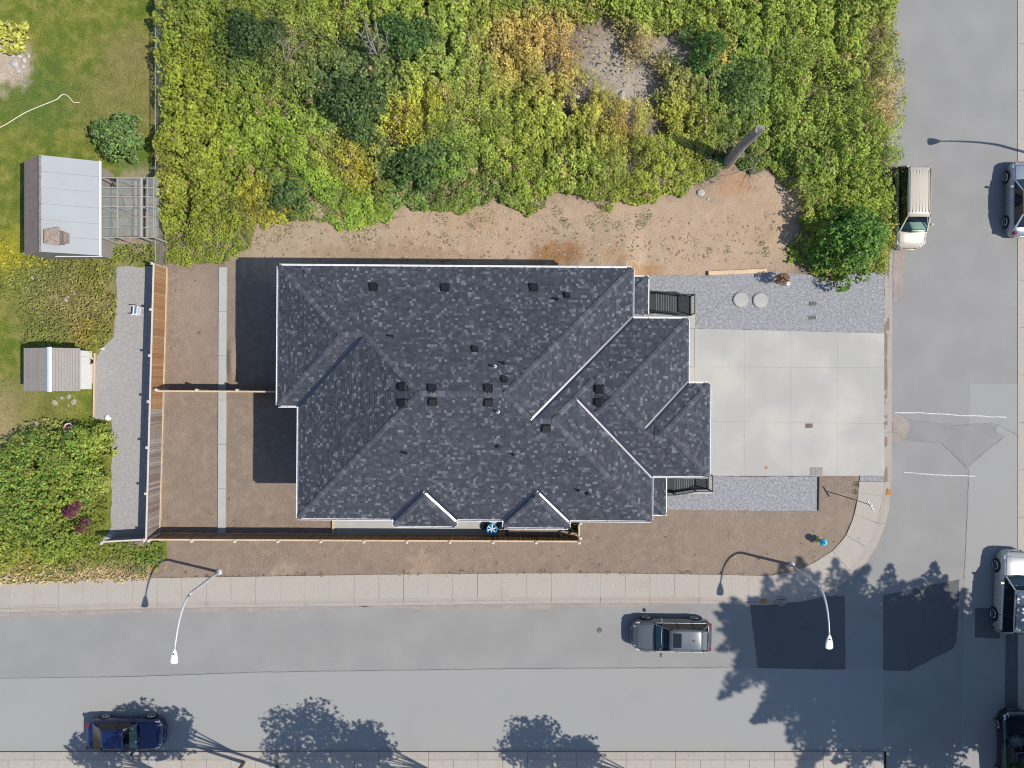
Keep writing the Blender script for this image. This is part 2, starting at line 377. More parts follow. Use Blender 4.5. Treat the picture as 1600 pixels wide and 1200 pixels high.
def np_mesh(name, V, F, mat, smooth=False, col=None):
    me = bpy.data.meshes.new(name); k = F.shape[1]
    me.vertices.add(len(V)); me.vertices.foreach_set('co', np.ascontiguousarray(V, dtype=np.float32).ravel())
    me.loops.add(F.size); me.loops.foreach_set('vertex_index', np.ascontiguousarray(F, dtype=np.int32).ravel())
    me.polygons.add(len(F)); me.polygons.foreach_set('loop_start', np.arange(0, F.size, k, dtype=np.int32)); me.polygons.foreach_set('loop_total', np.full(len(F), k, dtype=np.int32))
    if smooth: me.polygons.foreach_set('use_smooth', np.ones(len(F), bool))
    if col is not None:
        a = me.attributes.new('col', 'FLOAT_COLOR', 'FACE'); a.data.foreach_set('color', np.ascontiguousarray(np.concatenate([col, np.ones((len(F), 1))], 1), dtype=np.float32).ravel())
    me.update(calc_edges=True); me.validate()
    if mat: me.materials.append(mat)
    return me
def soil_z(X, Y):
    px, py = topx(X, Y)
    z = .03 + .075 * fbm(X, Y, 1.4, 3) + .04 * fbm(X, Y, .38, 8)
    # earth bank heaped against the north wall, east of the trench
    t = np.clip((px - 830) / 70, 0, 1) * np.clip((1005 - px) / 30, 0, 1)
    d = np.clip((py - 335) / 95, 0, 1)
    z = z + t * (d ** 1.5) * 1.0 * (.9 + .2 * fbm(X, Y, 1.0, 4)) * np.clip((470 - py) / 20, 0, 1)
    z = z + .42 * np.clip((px - 788) / 6, 0, 1) * np.clip((898 - px) / 8, 0, 1) * np.clip((839 - py) / 4, 0, 1) * np.clip((py - 800) / 8, 0, 1)
    z = z + .28 * np.exp(-((px - 365) / 8) ** 2 - ((py - 565) / 28) ** 2)
    rough = np.clip((py < 425) & (py > 250), 0, 1)
    return z + rough * .05 * fbm(X, Y, .7, 21)
def lawn_z(X, Y): return .05 + .06 * fbm(X, Y, 2.2, 5) + .03 * fbm(X, Y, .4, 6)

base = MB(); base.add([(-400, -400, -.30), (400, -400, -.30), (400, 400, -.30), (-400, 400, -.30)], [(0, 1, 2, 3)])
struct(base.build('ground', M['waste']))
SOILP = [(250, -80), (1395, -80), (1388, 420), (1384, 752), (1352, 760), (1348, 795), (1340, 820), (1328, 845), (1308, 868), (1280, 888), (1245, 902), (1200, 909), (960, 905), (800, 905), (400, 910), (200, 914), (200, 848), (250, 845)]
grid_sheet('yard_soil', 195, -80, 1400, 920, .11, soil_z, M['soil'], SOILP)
grid_sheet('lawn', -260, -80, 262, 922, .13, lawn_z, M['turf'], [(-260, -80), (262, -80), (262, 414), (232, 414), (232, 846), (262, 846), (262, 920), (-260, 922)])

def wob(poly, step=10, amp=1.2, seed=1):
    out = []; n = len(poly); r = random.Random(seed)
    for i in range(n):
        x0, y0 = poly[i]; x1, y1 = poly[(i + 1) % n]; L = math.hypot(x1 - x0, y1 - y0); m = max(1, int(L / step))
        for k in range(m):
            f = k / m; j = amp if k else amp * .3
            out.append((x0 + (x1 - x0) * f + r.uniform(-j, j), y0 + (y1 - y0) * f + r.uniform(-j, j)))
    return out
def poly_sheet(name, poly, ztop, mat, zbot=None, parent=None, wobble=None, kind='structure', h=None):
    if wobble: poly = wob(poly, 9, wobble, len(poly))
    pts = [P2(x, y, h or 0) for x, y in poly]
    bm = bmesh.new(); vs = [bm.verts.new((x, y, ztop)) for x, y in pts]; f = bm.faces.new(vs)
    if f.normal.z < 0: f.normal_flip()
    f.normal_update()
    if f.normal.z < 0: bmesh.ops.reverse_faces(bm, faces=[f])
    if zbot is not None:
        r = bmesh.ops.extrude_face_region(bm, geom=[f]); bmesh.ops.translate(bm, verts=[e for e in r['geom'] if isinstance(e, bmesh.types.BMVert)], vec=(0, 0, 0))
        for v in vs: v.co.z = zbot
    bmesh.ops.triangulate(bm, faces=[x for x in bm.faces if len(x.verts) > 4]); bmesh.ops.recalc_face_normals(bm, faces=bm.faces)
    if zbot is None:
        for x in bm.faces:
            if x.normal.z < 0: x.normal_flip()
    me = bpy.data.meshes.new(name); bm.to_mesh(me); bm.free(); me.materials.append(mat)
    o = link(name, me, parent)
    if kind: o['kind'] = kind
    return o
# roads
road = poly_sheet('road', [(-300, 940), (1160, 938), (1250, 928), (1320, 890), (1358, 850), (1375, 800), (1385, 740), (1385, -200), (1596, -200), (1596, 1400), (1385, 1400), (1385, 1174), (-300, 1185)], 0.0, M['asphalt'], kind='structure')
def overlay(name, poly, mat, z=.004, wobble=None): return poly_sheet(name, poly, z, mat, parent=road, wobble=wobble, kind=None)
overlay('paving_lane', [(-300, 1064), (0, 1059), (210, 1057), (420, 1050), (640, 1047), (800, 1045), (1130, 1044), (1160, 1044), (1380, 1046), (1380, 1400), (-300, 1400)], M['asphalt_pale'])
overlay('paving_lane', [(1515, 600), (1590, 600), (1590, 1400), (1497, 1400), (1507, 900), (1513, 730)], M['asphalt_pale'])
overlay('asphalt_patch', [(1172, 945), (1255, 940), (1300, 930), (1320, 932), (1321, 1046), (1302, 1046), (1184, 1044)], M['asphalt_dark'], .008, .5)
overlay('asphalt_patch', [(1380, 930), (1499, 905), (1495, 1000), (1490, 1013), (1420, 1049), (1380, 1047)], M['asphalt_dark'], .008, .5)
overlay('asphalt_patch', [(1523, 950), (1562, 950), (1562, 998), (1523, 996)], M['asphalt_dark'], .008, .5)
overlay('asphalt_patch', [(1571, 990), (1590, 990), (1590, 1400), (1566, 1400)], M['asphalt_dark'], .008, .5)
overlay('asphalt_patch', [(1394, 655), (1430, 659), (1500, 666), (1550, 662), (1570, 683), (1518, 722), (1512, 728), (1480, 695), (1472, 693), (1394, 686)], M['asphalt_mid'], .008, .6)
overlay('gutter_dirt', wob([(1394, 330), (1408, 345), (1414, 400), (1410, 450), (1400, 470), (1395, 470)], 8, 2.5, 3), M['dirt_film'], .012)
overlay('gutter_dirt', wob([(1393, 648), (1410, 650), (1422, 665), (1415, 690), (1393, 690)], 8, 2.5, 4), M['dirt_film'], .012)
overlay('gutter_dirt', wob([(-10, 958), (200, 952), (420, 949), (600, 946.5), (520, 950), (400, 955), (200, 958), (-10, 964)], 12, 1., 5), M['dirt_film'], .008)
overlay('gutter_dirt', wob([(560, 947), (760, 945), (960, 943), (1060, 943.5), (960, 949), (800, 952), (660, 952)], 12, 1., 6), M['dirt_film'], .008)
def strip(name, pts, wpx, mat, z, parent):
    mb = MB()
    for i in range(len(pts) - 1):
        a = at(*pts[i]); b = at(*pts[i + 1]); d = (b - a).normalized(); n = Vector((-d.y, d.x, 0)) * wpx / PPM / 2; e = d * .01
        mb.add([(a + n - e) + Vector((0, 0, z)), (a - n - e) + Vector((0, 0, z)), (b - n + e) + Vector((0, 0, z)), (b + n + e) + Vector((0, 0, z))], [(0, 1, 2, 3)])
        z += .0005
    return mb.build(name, mat, parent)
def jit(pts, n=8, a=.8, seed=1):
    r = random.Random(seed); out = []
    for i in range(len(pts) - 1):
        for k in range(n):
            f = k / n; out.append((pts[i][0] * (1 - f) + pts[i + 1][0] * f + r.uniform(-a, a), pts[i][1] * (1 - f) + pts[i + 1][1] * f + r.uniform(-a, a)))
    return out + [pts[-1]]
strip('white_line', jit([(1397, 645), (1440, 645), (1500, 649), (1572, 652)], 6, .5, 2), 1.6, M['chalk'], .012, road)
strip('white_line', jit([(1413, 738), (1460, 742), (1524, 744)], 6, .5, 3), 1.4, M['chalk'], .012, road)
strip('crack', jit([(1413, 655), (1460, 661), (1500, 665), (1550, 661), (1571, 670), (1592, 682)], 6, .8, 4), 1.0, M['crack'], .016, road)
strip('crack', jit([(1408, 686), (1472, 693), (1488, 708), (1500, 719), (1511, 731)], 6, .8, 5), 1.1, M['crack'], .016, road)
strip('crack', jit([(1514, 728), (1540, 705), (1566, 685)], 6, .8, 6), .8, M['crack'], .016, road)
strip('crack', jit([(-60, 1061), (210, 1057), (420, 1050), (800, 1045), (1140, 1043)], 40, .4, 9), .5, M['crack'], .016, road)
strip('crack', jit([(1514, 735), (1508, 880), (1506, 905)], 20, .5, 10), .5, M['crack'], .016, road)

# ---------- sidewalk with panels, curb with sections
I_ = [(-300, 922), (0, 911), (200, 903), (260, 902), (400, 900), (600, 897), (800, 895), (960, 895), (1110, 897), (1200, 899), (1240, 892), (1272, 878), (1300, 860), (1320, 838), (1332, 810), (1338, 785), (1341, 752)]
C_ = [(-300, 953), (0, 944), (200, 941), (260, 940), (400, 937), (600, 934), (800, 932), (960, 931), (1110, 932), (1200, 935), (1250, 929), (1290, 914), (1325, 889), (1350, 857), (1365, 825), (1374, 795), (1379, 752)]
G_ = [(-300, 968), (0, 957), (200, 951), (260, 950), (400, 948), (600, 946), (800, 943), (960, 942), (1110, 943), (1200, 946), (1256, 938), (1300, 923), (1338, 897), (1366, 863), (1381, 828), (1389, 795), (1392, 752)]
cum = [0]
for i in range(1, len(I_)): cum.append(cum[-1] + math.hypot((I_[i][0] + C_[i][0] - I_[i - 1][0] - C_[i - 1][0]) / 2, (I_[i][1] + C_[i][1] - I_[i - 1][1] - C_[i - 1][1]) / 2))
def along(pl, s): return (float(np.interp(s, cum, [p[0] for p in pl])), float(np.interp(s, cum, [p[1] for p in pl])))
sidewalk = struct(thing('sidewalk', '', '', at(600, 915))); del sidewalk['label']; del sidewalk['category']
curb = struct(thing('curb', '', '', at(600, 945))); del curb['label']; del curb['category']
def quadband(A, B, s0, s1, z0, za, zb, gap, n=3):
    """slab between polylines A and B; za, zb = heights along A and B"""
    mb = MB(); sa = s0 + gap; sb = s1 - gap; ss = [sa + (sb - sa) * i / n for i in range(n + 1)]
    a = [P2(*along(A, s)) for s in ss]; b = [P2(*along(B, s)) for s in ss]
    vs = [(x, y, z0) for x, y in a] + [(x, y, z0) for x, y in b] + [(x, y, za) for x, y in a] + [(x, y, zb) for x, y in b]
    m = n + 1; fs = []
    for i in range(n):
        fs += [(2 * m + i, 3 * m + i, 3 * m + i + 1, 2 * m + i + 1), (i, 2 * m + i, 2 * m + i + 1, i + 1), (m + i + 1, 3 * m + i + 1, 3 * m + i, m + i)]
    fs += [(0, m, 3 * m, 2 * m), (n, 2 * m + n, 3 * m + n, m + n)]
    return mb.add(vs, fs)
s = 240.0; k = 0
while s < cum[-1] - 5:
    e = min(s + 38.4, cum[-1]); 
    if cum[-1] - e < 12: e = cum[-1]
    quadband(I_, C_, s, e, -.1, .125 + random.uniform(-.004, .004), .12, random.choice((.08, .08, .26))).build('panel', M['concrete_walk'], sidewalk); s = e
s = 240.0
while s < cum[-1] - 5:
    e = min(s + 76.8, cum[-1])
    if cum[-1] - e < 20: e = cum[-1]
    o = quadband(C_, [((c[0] * .55 + g[0] * .45), (c[1] * .55 + g[1] * .45)) for c, g in zip(C_, G_)], s, e, -.1, .12, .115, .25).build('curb_section', M['curb'], curb)
    quadband([((c[0] * .48 + g[0] * .52), (c[1] * .48 + g[1] * .52)) for c, g in zip(C_, G_)], G_, s, e, -.1, .03, .012, .25).build('gutter', M['curb'], o); s = e
def vband(name, ys, xin, xout, z, mat, parent, y0, y1, step, gap=.25, zo=None):
    y = y0
    while y > y1:
        e = max(y - step, y1); n = 2; mb = MB()
        q = [(float(np.interp(v, ys, xi)), v) for v, xi in ((y - gap, xin), (e + gap, xin))]; q2 = [(float(np.interp(v, ys, xo)), v) for v, xo in ((y - gap, xout), (e + gap, xout))]
        poly = [P2(*q[0]), P2(*q2[0]), P2(*q2[1]), P2(*q[1])]
        mb.prism(poly, -.1, z); mb.build(name, mat, parent); y = e
vband('curb_section', [-200, 66, 420, 752], [1391, 1387, 1381.5, 1380], [1396, 1392.5, 1388, 1386.5], .09, M['curb'], curb, 752, -100, 76)
vband('gutter', [-200, 66, 420, 752], [1396.3, 1392.8, 1388.3, 1386.8], [1400, 1397, 1393.5, 1393], .03, M['curb'], curb, 752, -100, 76)
ecurb = struct(thing('far_gutter', '', '', at(1596, 600))); del ecurb['label']; del ecurb['category']
vband('gutter', [-200, 1400], [1590, 1590], [1612, 1612], .025, M['concrete_walk'], ecurb, 1400, -100, 74)
struct(link('verge', np_mesh('verge', np.array([(*P2(1612, 1500), .015), (*P2(2400, 1500), .015), (*P2(2400, -200), .015), (*P2(1612, -200), .015)]), np.array([[0, 1, 2, 3]]), M['soil'])))
scurb = struct(thing('south_sidewalk', '', '', at(600, 1180))); del scurb['label']; del scurb['category']
def hband(name, x0, x1, step, ya, yb, z, mat, parent):
    x = x0
    while x < x1:
        e = min(x + step, x1); MB().prism([P2(x + .25, yb), P2(e - .25, yb), P2(e - .25, ya), P2(x + .25, ya)], -.1, z).build(name, mat, parent); x = e
hband('curb_section', -100, 1380, 77, 1174, 1186, .10, M['curb'], scurb)
hband('panel', -100, 1380, 38.5, 1186.4, 1228, .105, M['concrete_walk'], scurb)
struct(link('south_verge', np_mesh('south_verge', np.array([(*P2(-300, 1600), .06), (*P2(1385, 1600), .06), (*P2(1385, 1228), .06), (*P2(-300, 1228), .06)]), np.array([[0, 1, 2, 3]]), M['turf'])))

# ---------- driveway, gravel, paths
drive = struct(thing('driveway', '', '', at(1200, 630))); del drive['label']; del drive['category']
xs = [1028, 1084, 1161.5, 1234, 1307, 1379.5]
def rowy(i, x): return [513.5 + (x - 1085) * .026, 573.5 + (x - 1085) * .004, 658 + (x - 1085) * .012, 743][i]
for i in range(5):
    for j in range(3):
        g = .075
        if i == 0 and j == 0: y_top = 462
        x0, x1 = xs[i] + g, xs[i + 1] - g
        if i == 0 and j == 0:
            poly = [(1028, 573), (1083.6, 573), (1083.6, 513.5), (1028, 513.5)]
        else: poly = [(x0, rowy(j + 1, x0) - g), (x1, rowy(j + 1, x1) - g), (x1, rowy(j, x1) + g), (x0, rowy(j, x0) + g)]
        MB().prism([P2(*p) for p in poly], -.05, .17 + random.uniform(-.003, .003)).build('panel', M['slab'], drive)
MB().prism([P2(1074, 513), P2(1085, 513), P2(1085, 461), P2(1074, 461)], -.05, .165).build('panel', M['slab'], drive)
MB().prism([P2(1000, 469), P2(1073.6, 469), P2(1073.6, 461), P2(1000, 461)], -.05, .165).build('panel', M['slab'], drive)
MB().prism([P2(1028, 771), P2(1112, 771), P2(1112, 743.5), P2(1028, 743.5)], -.05, .155).build('panel', M['slab'], drive)
poly_sheet('gravel_bed', [(960, 428), (1010, 430), (1105, 432), (1195, 424), (1240, 428), (1300, 434), (1340, 428), (1381, 424), (1380, 521.5), (1085, 513.5), (1085, 500), (960, 500)], .150, M['gravel'], -.1, wobble=1.2)
poly_sheet('gravel_bed', [(1020, 744), (1277, 744), (1276, 797), (1140, 797), (1020, 795)], .150, M['gravel'], -.1, wobble=.7)
poly_sheet('gravel_bed', [(1342, 743.5), (1379, 743.5), (1379, 751), (1342, 751)], .130, M['gravel'], -.1)
poly_sheet('gravel_lane', [(184, 418), (262, 416), (253, 836), (178, 838), (160, 850), (176, 822), (176, 656), (150, 654), (150, 600), (153, 556), (162, 545), (179, 528), (181, 500), (184, 470), (183, 440)], .150, M['gravel_lane'], -.1, wobble=1.4)
poly_sheet('gravel_strip', [(523, 790), (780, 790), (790, 836), (523, 836)], .150, M['concrete_path'], -.1, wobble=.6)
path = struct(thing('garden_path', '', '', at(349, 620))); del path['label']; del path['category']
yy = 418.0
while yy < 832:
    e = min(yy + 69, 833); x0 = 343.5 - (yy - 418) * .004; x1 = 343.5 - (e - 418) * .004
    MB().prism([P2(x1, e - .2), P2(x1 + 12.2, e - .2), P2(x0 + 12.2, yy + .2), P2(x0, yy + .2)], -.05, .165 + random.uniform(-.004, .004)).build('panel', M['concrete_path'], path); yy = e
def plank(name, a, b, wpx, hgt, mat, label, cat, z0=.12):
    a = at(*a); b = at(*b); t = thing(name, label, cat, ((a.x + b.x) / 2, (a.y + b.y) / 2, z0)); d = b - a
    o = tag(MB().box((0, 0, hgt / 2), (d.length, wpx / PPM, hgt)).build(name, mat, None, bevel=.004), label, cat); o.location = t.location; o.rotation_euler = (0, 0, math.atan2(d.y, d.x)); bpy.data.objects.remove(t); return o
plank('timber_beam', (1105, 428), (1196, 424), 6.5, .16, M['lumber'], 'long pale timber laid along the north edge of the gravel bed', 'timber', .13)
plank('edging_board', (1277.6, 745), (1277, 797), 1.6, .20, M['black'], 'thin black edging board at the east end of the southern gravel bed', 'edging board', .04)
plank('edging_board', (522, 800), (522, 834), 3.5, .2, M['lumber'], 'short pale board between brown soil and the gravel strip behind the south fence', 'edging board', .06)
plank('edging_board', (151, 552), (149.5, 652), 2.2, .18, M['lumber'], 'long pale timber edging between the white ended shed and the gravel lane', 'edging board', .08)

# ------------------------------------------------------------------ the house: a union of hipped roofs with one eave height and one pitch
HE = 5.5; PITCH = .42; KE = (1 - HE / H) / PPM
HC = ((775 - 800) * KE, (600 - 616) * KE); HROT = math.radians(-.42)
def E(px, py): return ((px - 800) * KE, (600 - py) * KE)
RP = [(468, 1000, 418.5, 811), (435, 720, 418.5, 635.5), (640, 1018, 497, 811), (830, 1073, 497, 741), (960, 1107, 598, 741), (618, 713, 700, 822), (790, 889, 700, 823)]
RP[0] = (468, 986, 418.5, 811)
R = []
for (x0, x1, y0, y1) in RP:
    a = E(x0, y1); b = E(x1, y0); R.append((a[0], b[0], a[1], b[1]))
def rh(i, x, y):
    x0, x1, y0, y1 = R[i]; return np.minimum(np.minimum(x - x0, x1 - x), np.minimum(y - y0, y1 - y))
def roof_h(x, y): return HE + PITCH * np.max([rh(i, np.asarray(x, float), np.asarray(y, float)) for i in range(len(R))], axis=0)
house = thing('house', 'large two unit house with a dark shingled hip roof in the middle of the lot', 'house', (HC[0], HC[1], 0), HROT)
deck = MB()
for i, (x0, x1, y0, y1) in enumerate(R):
    hh = min(x1 - x0, y1 - y0) / 2; dz = -.045 - .006 * i
    if x1 - x0 >= y1 - y0: A = (x0 + hh, (y0 + y1) / 2); B = (x1 - hh, (y0 + y1) / 2)
    else: A = ((x0 + x1) / 2, y0 + hh); B = ((x0 + x1) / 2, y1 - hh)
    z0 = HE + dz; z1 = HE + PITCH * hh + dz
    vs = [(x0, y0, z0), (x1, y0, z0), (x1, y1, z0), (x0, y1, z0), (*A, z1), (*B, z1)]
    fs = [(0, 1, 5, 4), (1, 2, 5), (2, 3, 4, 5), (3, 0, 4)] if x1 - x0 >= y1 - y0 else [(0, 1, 4), (1, 2, 5, 4), (2, 3, 5), (3, 0, 4, 5)]
    deck.add(vs, fs)
roof = deck.build('roof', M['deck'], house)
# shingle tabs, course by course, cut to each facet
def clip_tab(s0, s1, d0, d1, L, half):
    """tab rectangle cut by the hips s>=d and s<=L-d"""
    poly = [(s0, d0), (s1, d0), (s1, d1), (s0, d1)]
    for (fa) in (lambda p: p[0] - p[1], lambda p: L - p[1] - p[0], lambda p: half - p[1]):
        out = []
        for q in range(len(poly)):
            a, b = poly[q], poly[(q + 1) % len(poly)]; va, vb = fa(a), fa(b)
            if va >= 0: out.append(a)
            if (va >= 0) != (vb >= 0):
                f = va / (va - vb); out.append((a[0] + (b[0] - a[0]) * f, a[1] + (b[1] - a[1]) * f))
        poly = out
        if len(poly) < 3: return None
    return poly
def shingle_facets(rects, pitch, ze, others=True, sides='SENW', depth=None):
    mb = MB(); expo = .134 * math.cos(math.atan(pitch)); rr = random.Random(5)
    for i, (x0, x1, y0, y1) in enumerate(rects):
        hh = min(x1 - x0, y1 - y0) / 2 if depth is None else depth
        for side, (ox, oy, ex, ey, nx, ny, L) in {'S': (x0, y0, 1, 0, 0, 1, x1 - x0), 'E': (x1, y0, 0, 1, -1, 0, y1 - y0), 'N': (x1, y1, -1, 0, 0, -1, x1 - x0), 'W': (x0, y1, 0, -1, 1, 0, y1 - y0)}.items():
            if side not in sides: continue
            d = -.03; row = 0
            while d < hh:
                s = -rr.random() * .3
                while s < L:
                    t = rr.random(); wd = rr.choice((.11, .13, .16)) if t > .885 else rr.choice((.11, .14, .17, .20, .24)); s1 = s + wd
                    cx, cd = s + wd / 2, d + expo / 2
                    X = ox + ex * cx + nx * cd; Y = oy + ey * cx + ny * cd
                    ok = True
                    if others:
                        mine = min(cx, L - cx, cd, 9e9) if False else cd
                        for j in range(len(rects)):
                            if j == i: continue
                            v = float(rh(j, X, Y))
                            if v > mine + .10 or (abs(v - mine) < 1e-3 and j < i and v > -.04): ok = False; break
                    if ok:
                        tint = rr.uniform(.02, .17)
                        if t > .885: tint = rr.uniform(.38, .75)
                        elif t > .76: tint = rr.uniform(.20, .36)
                        lift = .012 if t > .62 else 0.
                        poly = clip_tab(s, s1, max(d, -.03), d + expo * 1.12, L if d >= 0 else L, hh)
                        if poly and len(poly) >= 3:
                            vs = []
                            for (u, v) in poly:
                                f = (v - d) / expo
                                vs.append((ox + ex * u + nx * v, oy + ey * u + ny * v, ze + pitch * v + .022 + lift - .020 * f))
                            n = len(vs); fs = [tuple(range(n))]
                            low = [q for q, p in enumerate(poly) if abs(p[1] - max(d, -.03)) < 1e-6]
                            if len(low) == 2:
                                a, b = low; vs += [(vs[a][0], vs[a][1], vs[a][2] - .03), (vs[b][0], vs[b][1], vs[b][2] - .03)]
                                fs.append((a, n, n + 1, b))
                            mb.add(vs, fs, tint)
                    s = s1 + .006
                d += expo; row += 1
    return mb
sh = shingle_facets(R, PITCH, HE)
o = sh.build('shingles', M['shingle'], roof, world=False, kind='stuff'); 
for v in o.data.vertices: v.co.x -= HC[0]; v.co.y -= HC[1]
# hip and ridge caps
def caps(rects, pitch, ze, only=None):
    mb = MB(); rr = random.Random(9)
    for i, (x0, x1, y0, y1) in enumerate(rects):
        hh = min(x1 - x0, y1 - y0) / 2; wide = x1 - x0 >= y1 - y0
        if wide: A = (x0 + hh, (y0 + y1) / 2); B = (x1 - hh, (y0 + y1) / 2); cor = [((x0, y0), A), ((x0, y1), A), ((x1, y0), B), ((x1, y1), B), (A, B)]
        else: A = ((x0 + x1) / 2, y0 + hh); B = ((x0 + x1) / 2, y1 - hh); cor = [((x0, y0), A), ((x1, y0), A), ((x0, y1), B), ((x1, y1), B), (A, B)]
        for q, (a, b) in enumerate(cor):
            a = Vector(a); b = Vector(b); L = (b - a).length
            if L < .05: continue
            t = (b - a) / L; ridge = q == 4; drop = pitch * (1 if ridge else 1 / math.sqrt(2)); n = Vector((-t.y, t.x)); rise = 0 if ridge else pitch / math.sqrt(2)
            u = 0.
            while u < L:
                p = a + t * (u + .09); ok = True; mine = float(rh(i, p.x, p.y))
                for j in range(len(rects)):
                    if j != i and float(rh(j, p.x, p.y)) > mine - .02: ok = False
                if ok:
                    hw = .135; vs = []
                    for (v, up) in ((u - .02, .060), (u + .19, .042)):
                        c = a + t * v; zc = ze + (pitch * hh if ridge else rise * v)
                        for sgn in (-1, 0, 1):
                            e = c + n * hw * sgn; vs.append((e.x, e.y, zc - (drop * hw if sgn else 0) + up - (.006 if sgn == 0 else 0)))
                    vs += [(x, y, z - .02) for (x, y, z) in vs[:3]]
                    t_ = rr.random(); mb.add(vs, [(0, 3, 4, 1), (1, 4, 5, 2), (0, 1, 7, 6), (1, 2, 8, 7)], .75 if t_ > .85 else rr.uniform(.1, .45))
                u += .185
    return mb
o = caps(R, PITCH, HE).build('ridge_caps', M['ridge'], roof, world=False, kind='stuff')
for v in o.data.vertices: v.co.x -= HC[0]; v.co.y -= HC[1]
# valley flashings
for (px, py, dx, dy, ln) in [(468, 635.5, 1, -1, 108), (986, 497, -1, 1, 157), (1018, 741, -1, -1, 121), (1073, 598, -1, 1, 70.5), (618, 811, 1, -1, 46), (713, 811, -1, -1, 46), (790, 811, 1, -1, 48), (889, 811, -1, -1, 48)]:
    a = E(px, py); b = E(px + dx * ln, py + dy * ln); L = ln * KE; mb = MB(); hw = .105
    t = Vector((b[0] - a[0], b[1] - a[1])).normalized(); n = Vector((-t.y, t.x)); vs = []
    for (c, m) in ((Vector(a) - t * .1, -.1 / math.sqrt(2)), (Vector(b), L)):
        z = HE + PITCH * m + .045
        for sg in (-1, -.12, 0, .12, 1):
            e = c + n * hw * sg; vs.append((e.x, e.y, z + PITCH * hw * abs(sg) / math.sqrt(2) + (.018 if sg == 0 else 0)))
    mb.add(vs, [(k, k + 1, k + 6, k + 5) for k in range(4)]); mb.build('valley_flashing', M['valley'], house)
# outline of the eaves, gutters, soffit, walls
OUT = [(435, 418.5), (986, 418.5), (986, 497), (1073, 497), (1073, 598), (1107, 598), (1107, 741), (1018, 741), (1018, 811), (889, 811), (889, 823), (790, 823), (790, 811), (713, 811), (713, 822), (618, 822), (618, 811), (468, 811), (468, 635.5), (435, 635.5)]
def inset(poly, d):
    n = len(poly); out = []
    for i in range(n):
        p0, p1, p2 = Vector(poly[i - 1]), Vector(poly[i]), Vector(poly[(i + 1) % n])
        a = (p1 - p0).normalized(); b = (p2 - p1).normalized(); na = Vector((a.y, -a.x)); nb = Vector((b.y, -b.x))
        out.append(tuple(p1 + (na + nb) * d))
    return out
ow = [E(*p) for p in OUT]
def ring_walls(poly, z0, z1):
    mb = MB(); n = len(poly)
    mb.add([(x, y, z0) for x, y in poly] + [(x, y, z1) for x, y in poly], [(i, (i + 1) % n, n + (i + 1) % n, n + i) for i in range(n)]); return mb
sgn = 1
test = inset(ow, .1)
if sum(test[i][0] * test[(i + 1) % len(ow)][1] - test[(i + 1) % len(ow)][0] * test[i][1] for i in range(len(ow))) ** 2 > sum(ow[i][0] * ow[(i + 1) % len(ow)][1] - ow[(i + 1) % len(ow)][0] * ow[i][1] for i in range(len(ow))) ** 2: sgn = -1
wl = inset(ow, .42 * sgn)
ring_walls(wl, -.2, HE - .20).build('wall', M['siding'], house)
sof = MB(); n = len(ow); ins = inset(ow, .03 * sgn)
sof.add([(x, y, HE - .20) for x, y in ins] + [(x, y, HE - .20) for x, y in wl], [(i, (i + 1) % n, n + (i + 1) % n, n + i) for i in range(n)]); sof.build('soffit', M['trim'], house)
ring_walls(ins, HE - .20, HE - .03).build('fascia', M['trim'], house)
for i in range(n):
    a = Vector((*ow[i], 0)); b = Vector((*ow[(i + 1) % n], 0)); d = (b - a).normalized(); o_ = Vector((-d.y, d.x, 0)) * (1 if sgn > 0 else -1)
    # open-topped gutter: floor, back, outer lip
    g = MB(); off = lambda u, z: o_ * u + Vector((0, 0, z))
    conv = Vector((*ow[(i + 2) % n], 0)) - b; turn = d.x * conv.y - d.y * conv.x
    a2 = a - d * .0; b2 = b + d * .0
    g.bar(a2 + off(.055, HE - .115), b2 + off(.055, HE - .115), .11, .012); g.bar(a2 + off(.0, HE - .06), b2 + off(.0, HE - .06), .012, .10); g.bar(a2 + off(.115, HE - .055), b2 + off(.115, HE - .055), .024, .13)
    L_ = (b - a).length; m = max(2, int(L_ / .9))
    for q in range(1, m): c = a + d * (L_ * q / m); g.bar(c + off(0, HE - .01), c + off(.11, HE - .01), .025, .012)
    g.build('gutter', M['trim'], house)
def hpx(px, py):
    """the point of the roof that the photograph shows at this pixel, in the house's unrotated frame"""
    h = HE + 1.
    for _ in range(12):
        q = at(px, py, h); dx, dy = q.x - HC[0], q.y - HC[1]; c, s_ = math.cos(-HROT), math.sin(-HROT)
        x, y = HC[0] + dx * c - dy * s_, HC[1] + dx * s_ + dy * c; h = float(roof_h(x, y))
    e = .05; gx = (float(roof_h(x + e, y)) - float(roof_h(x - e, y))) / (2 * e); gy = (float(roof_h(x, y + e)) - float(roof_h(x, y - e))) / (2 * e)
    return Vector((x, y, h)), Vector((-gx, -gy, 1)).normalized(), Vector((-gx, -gy, 0))
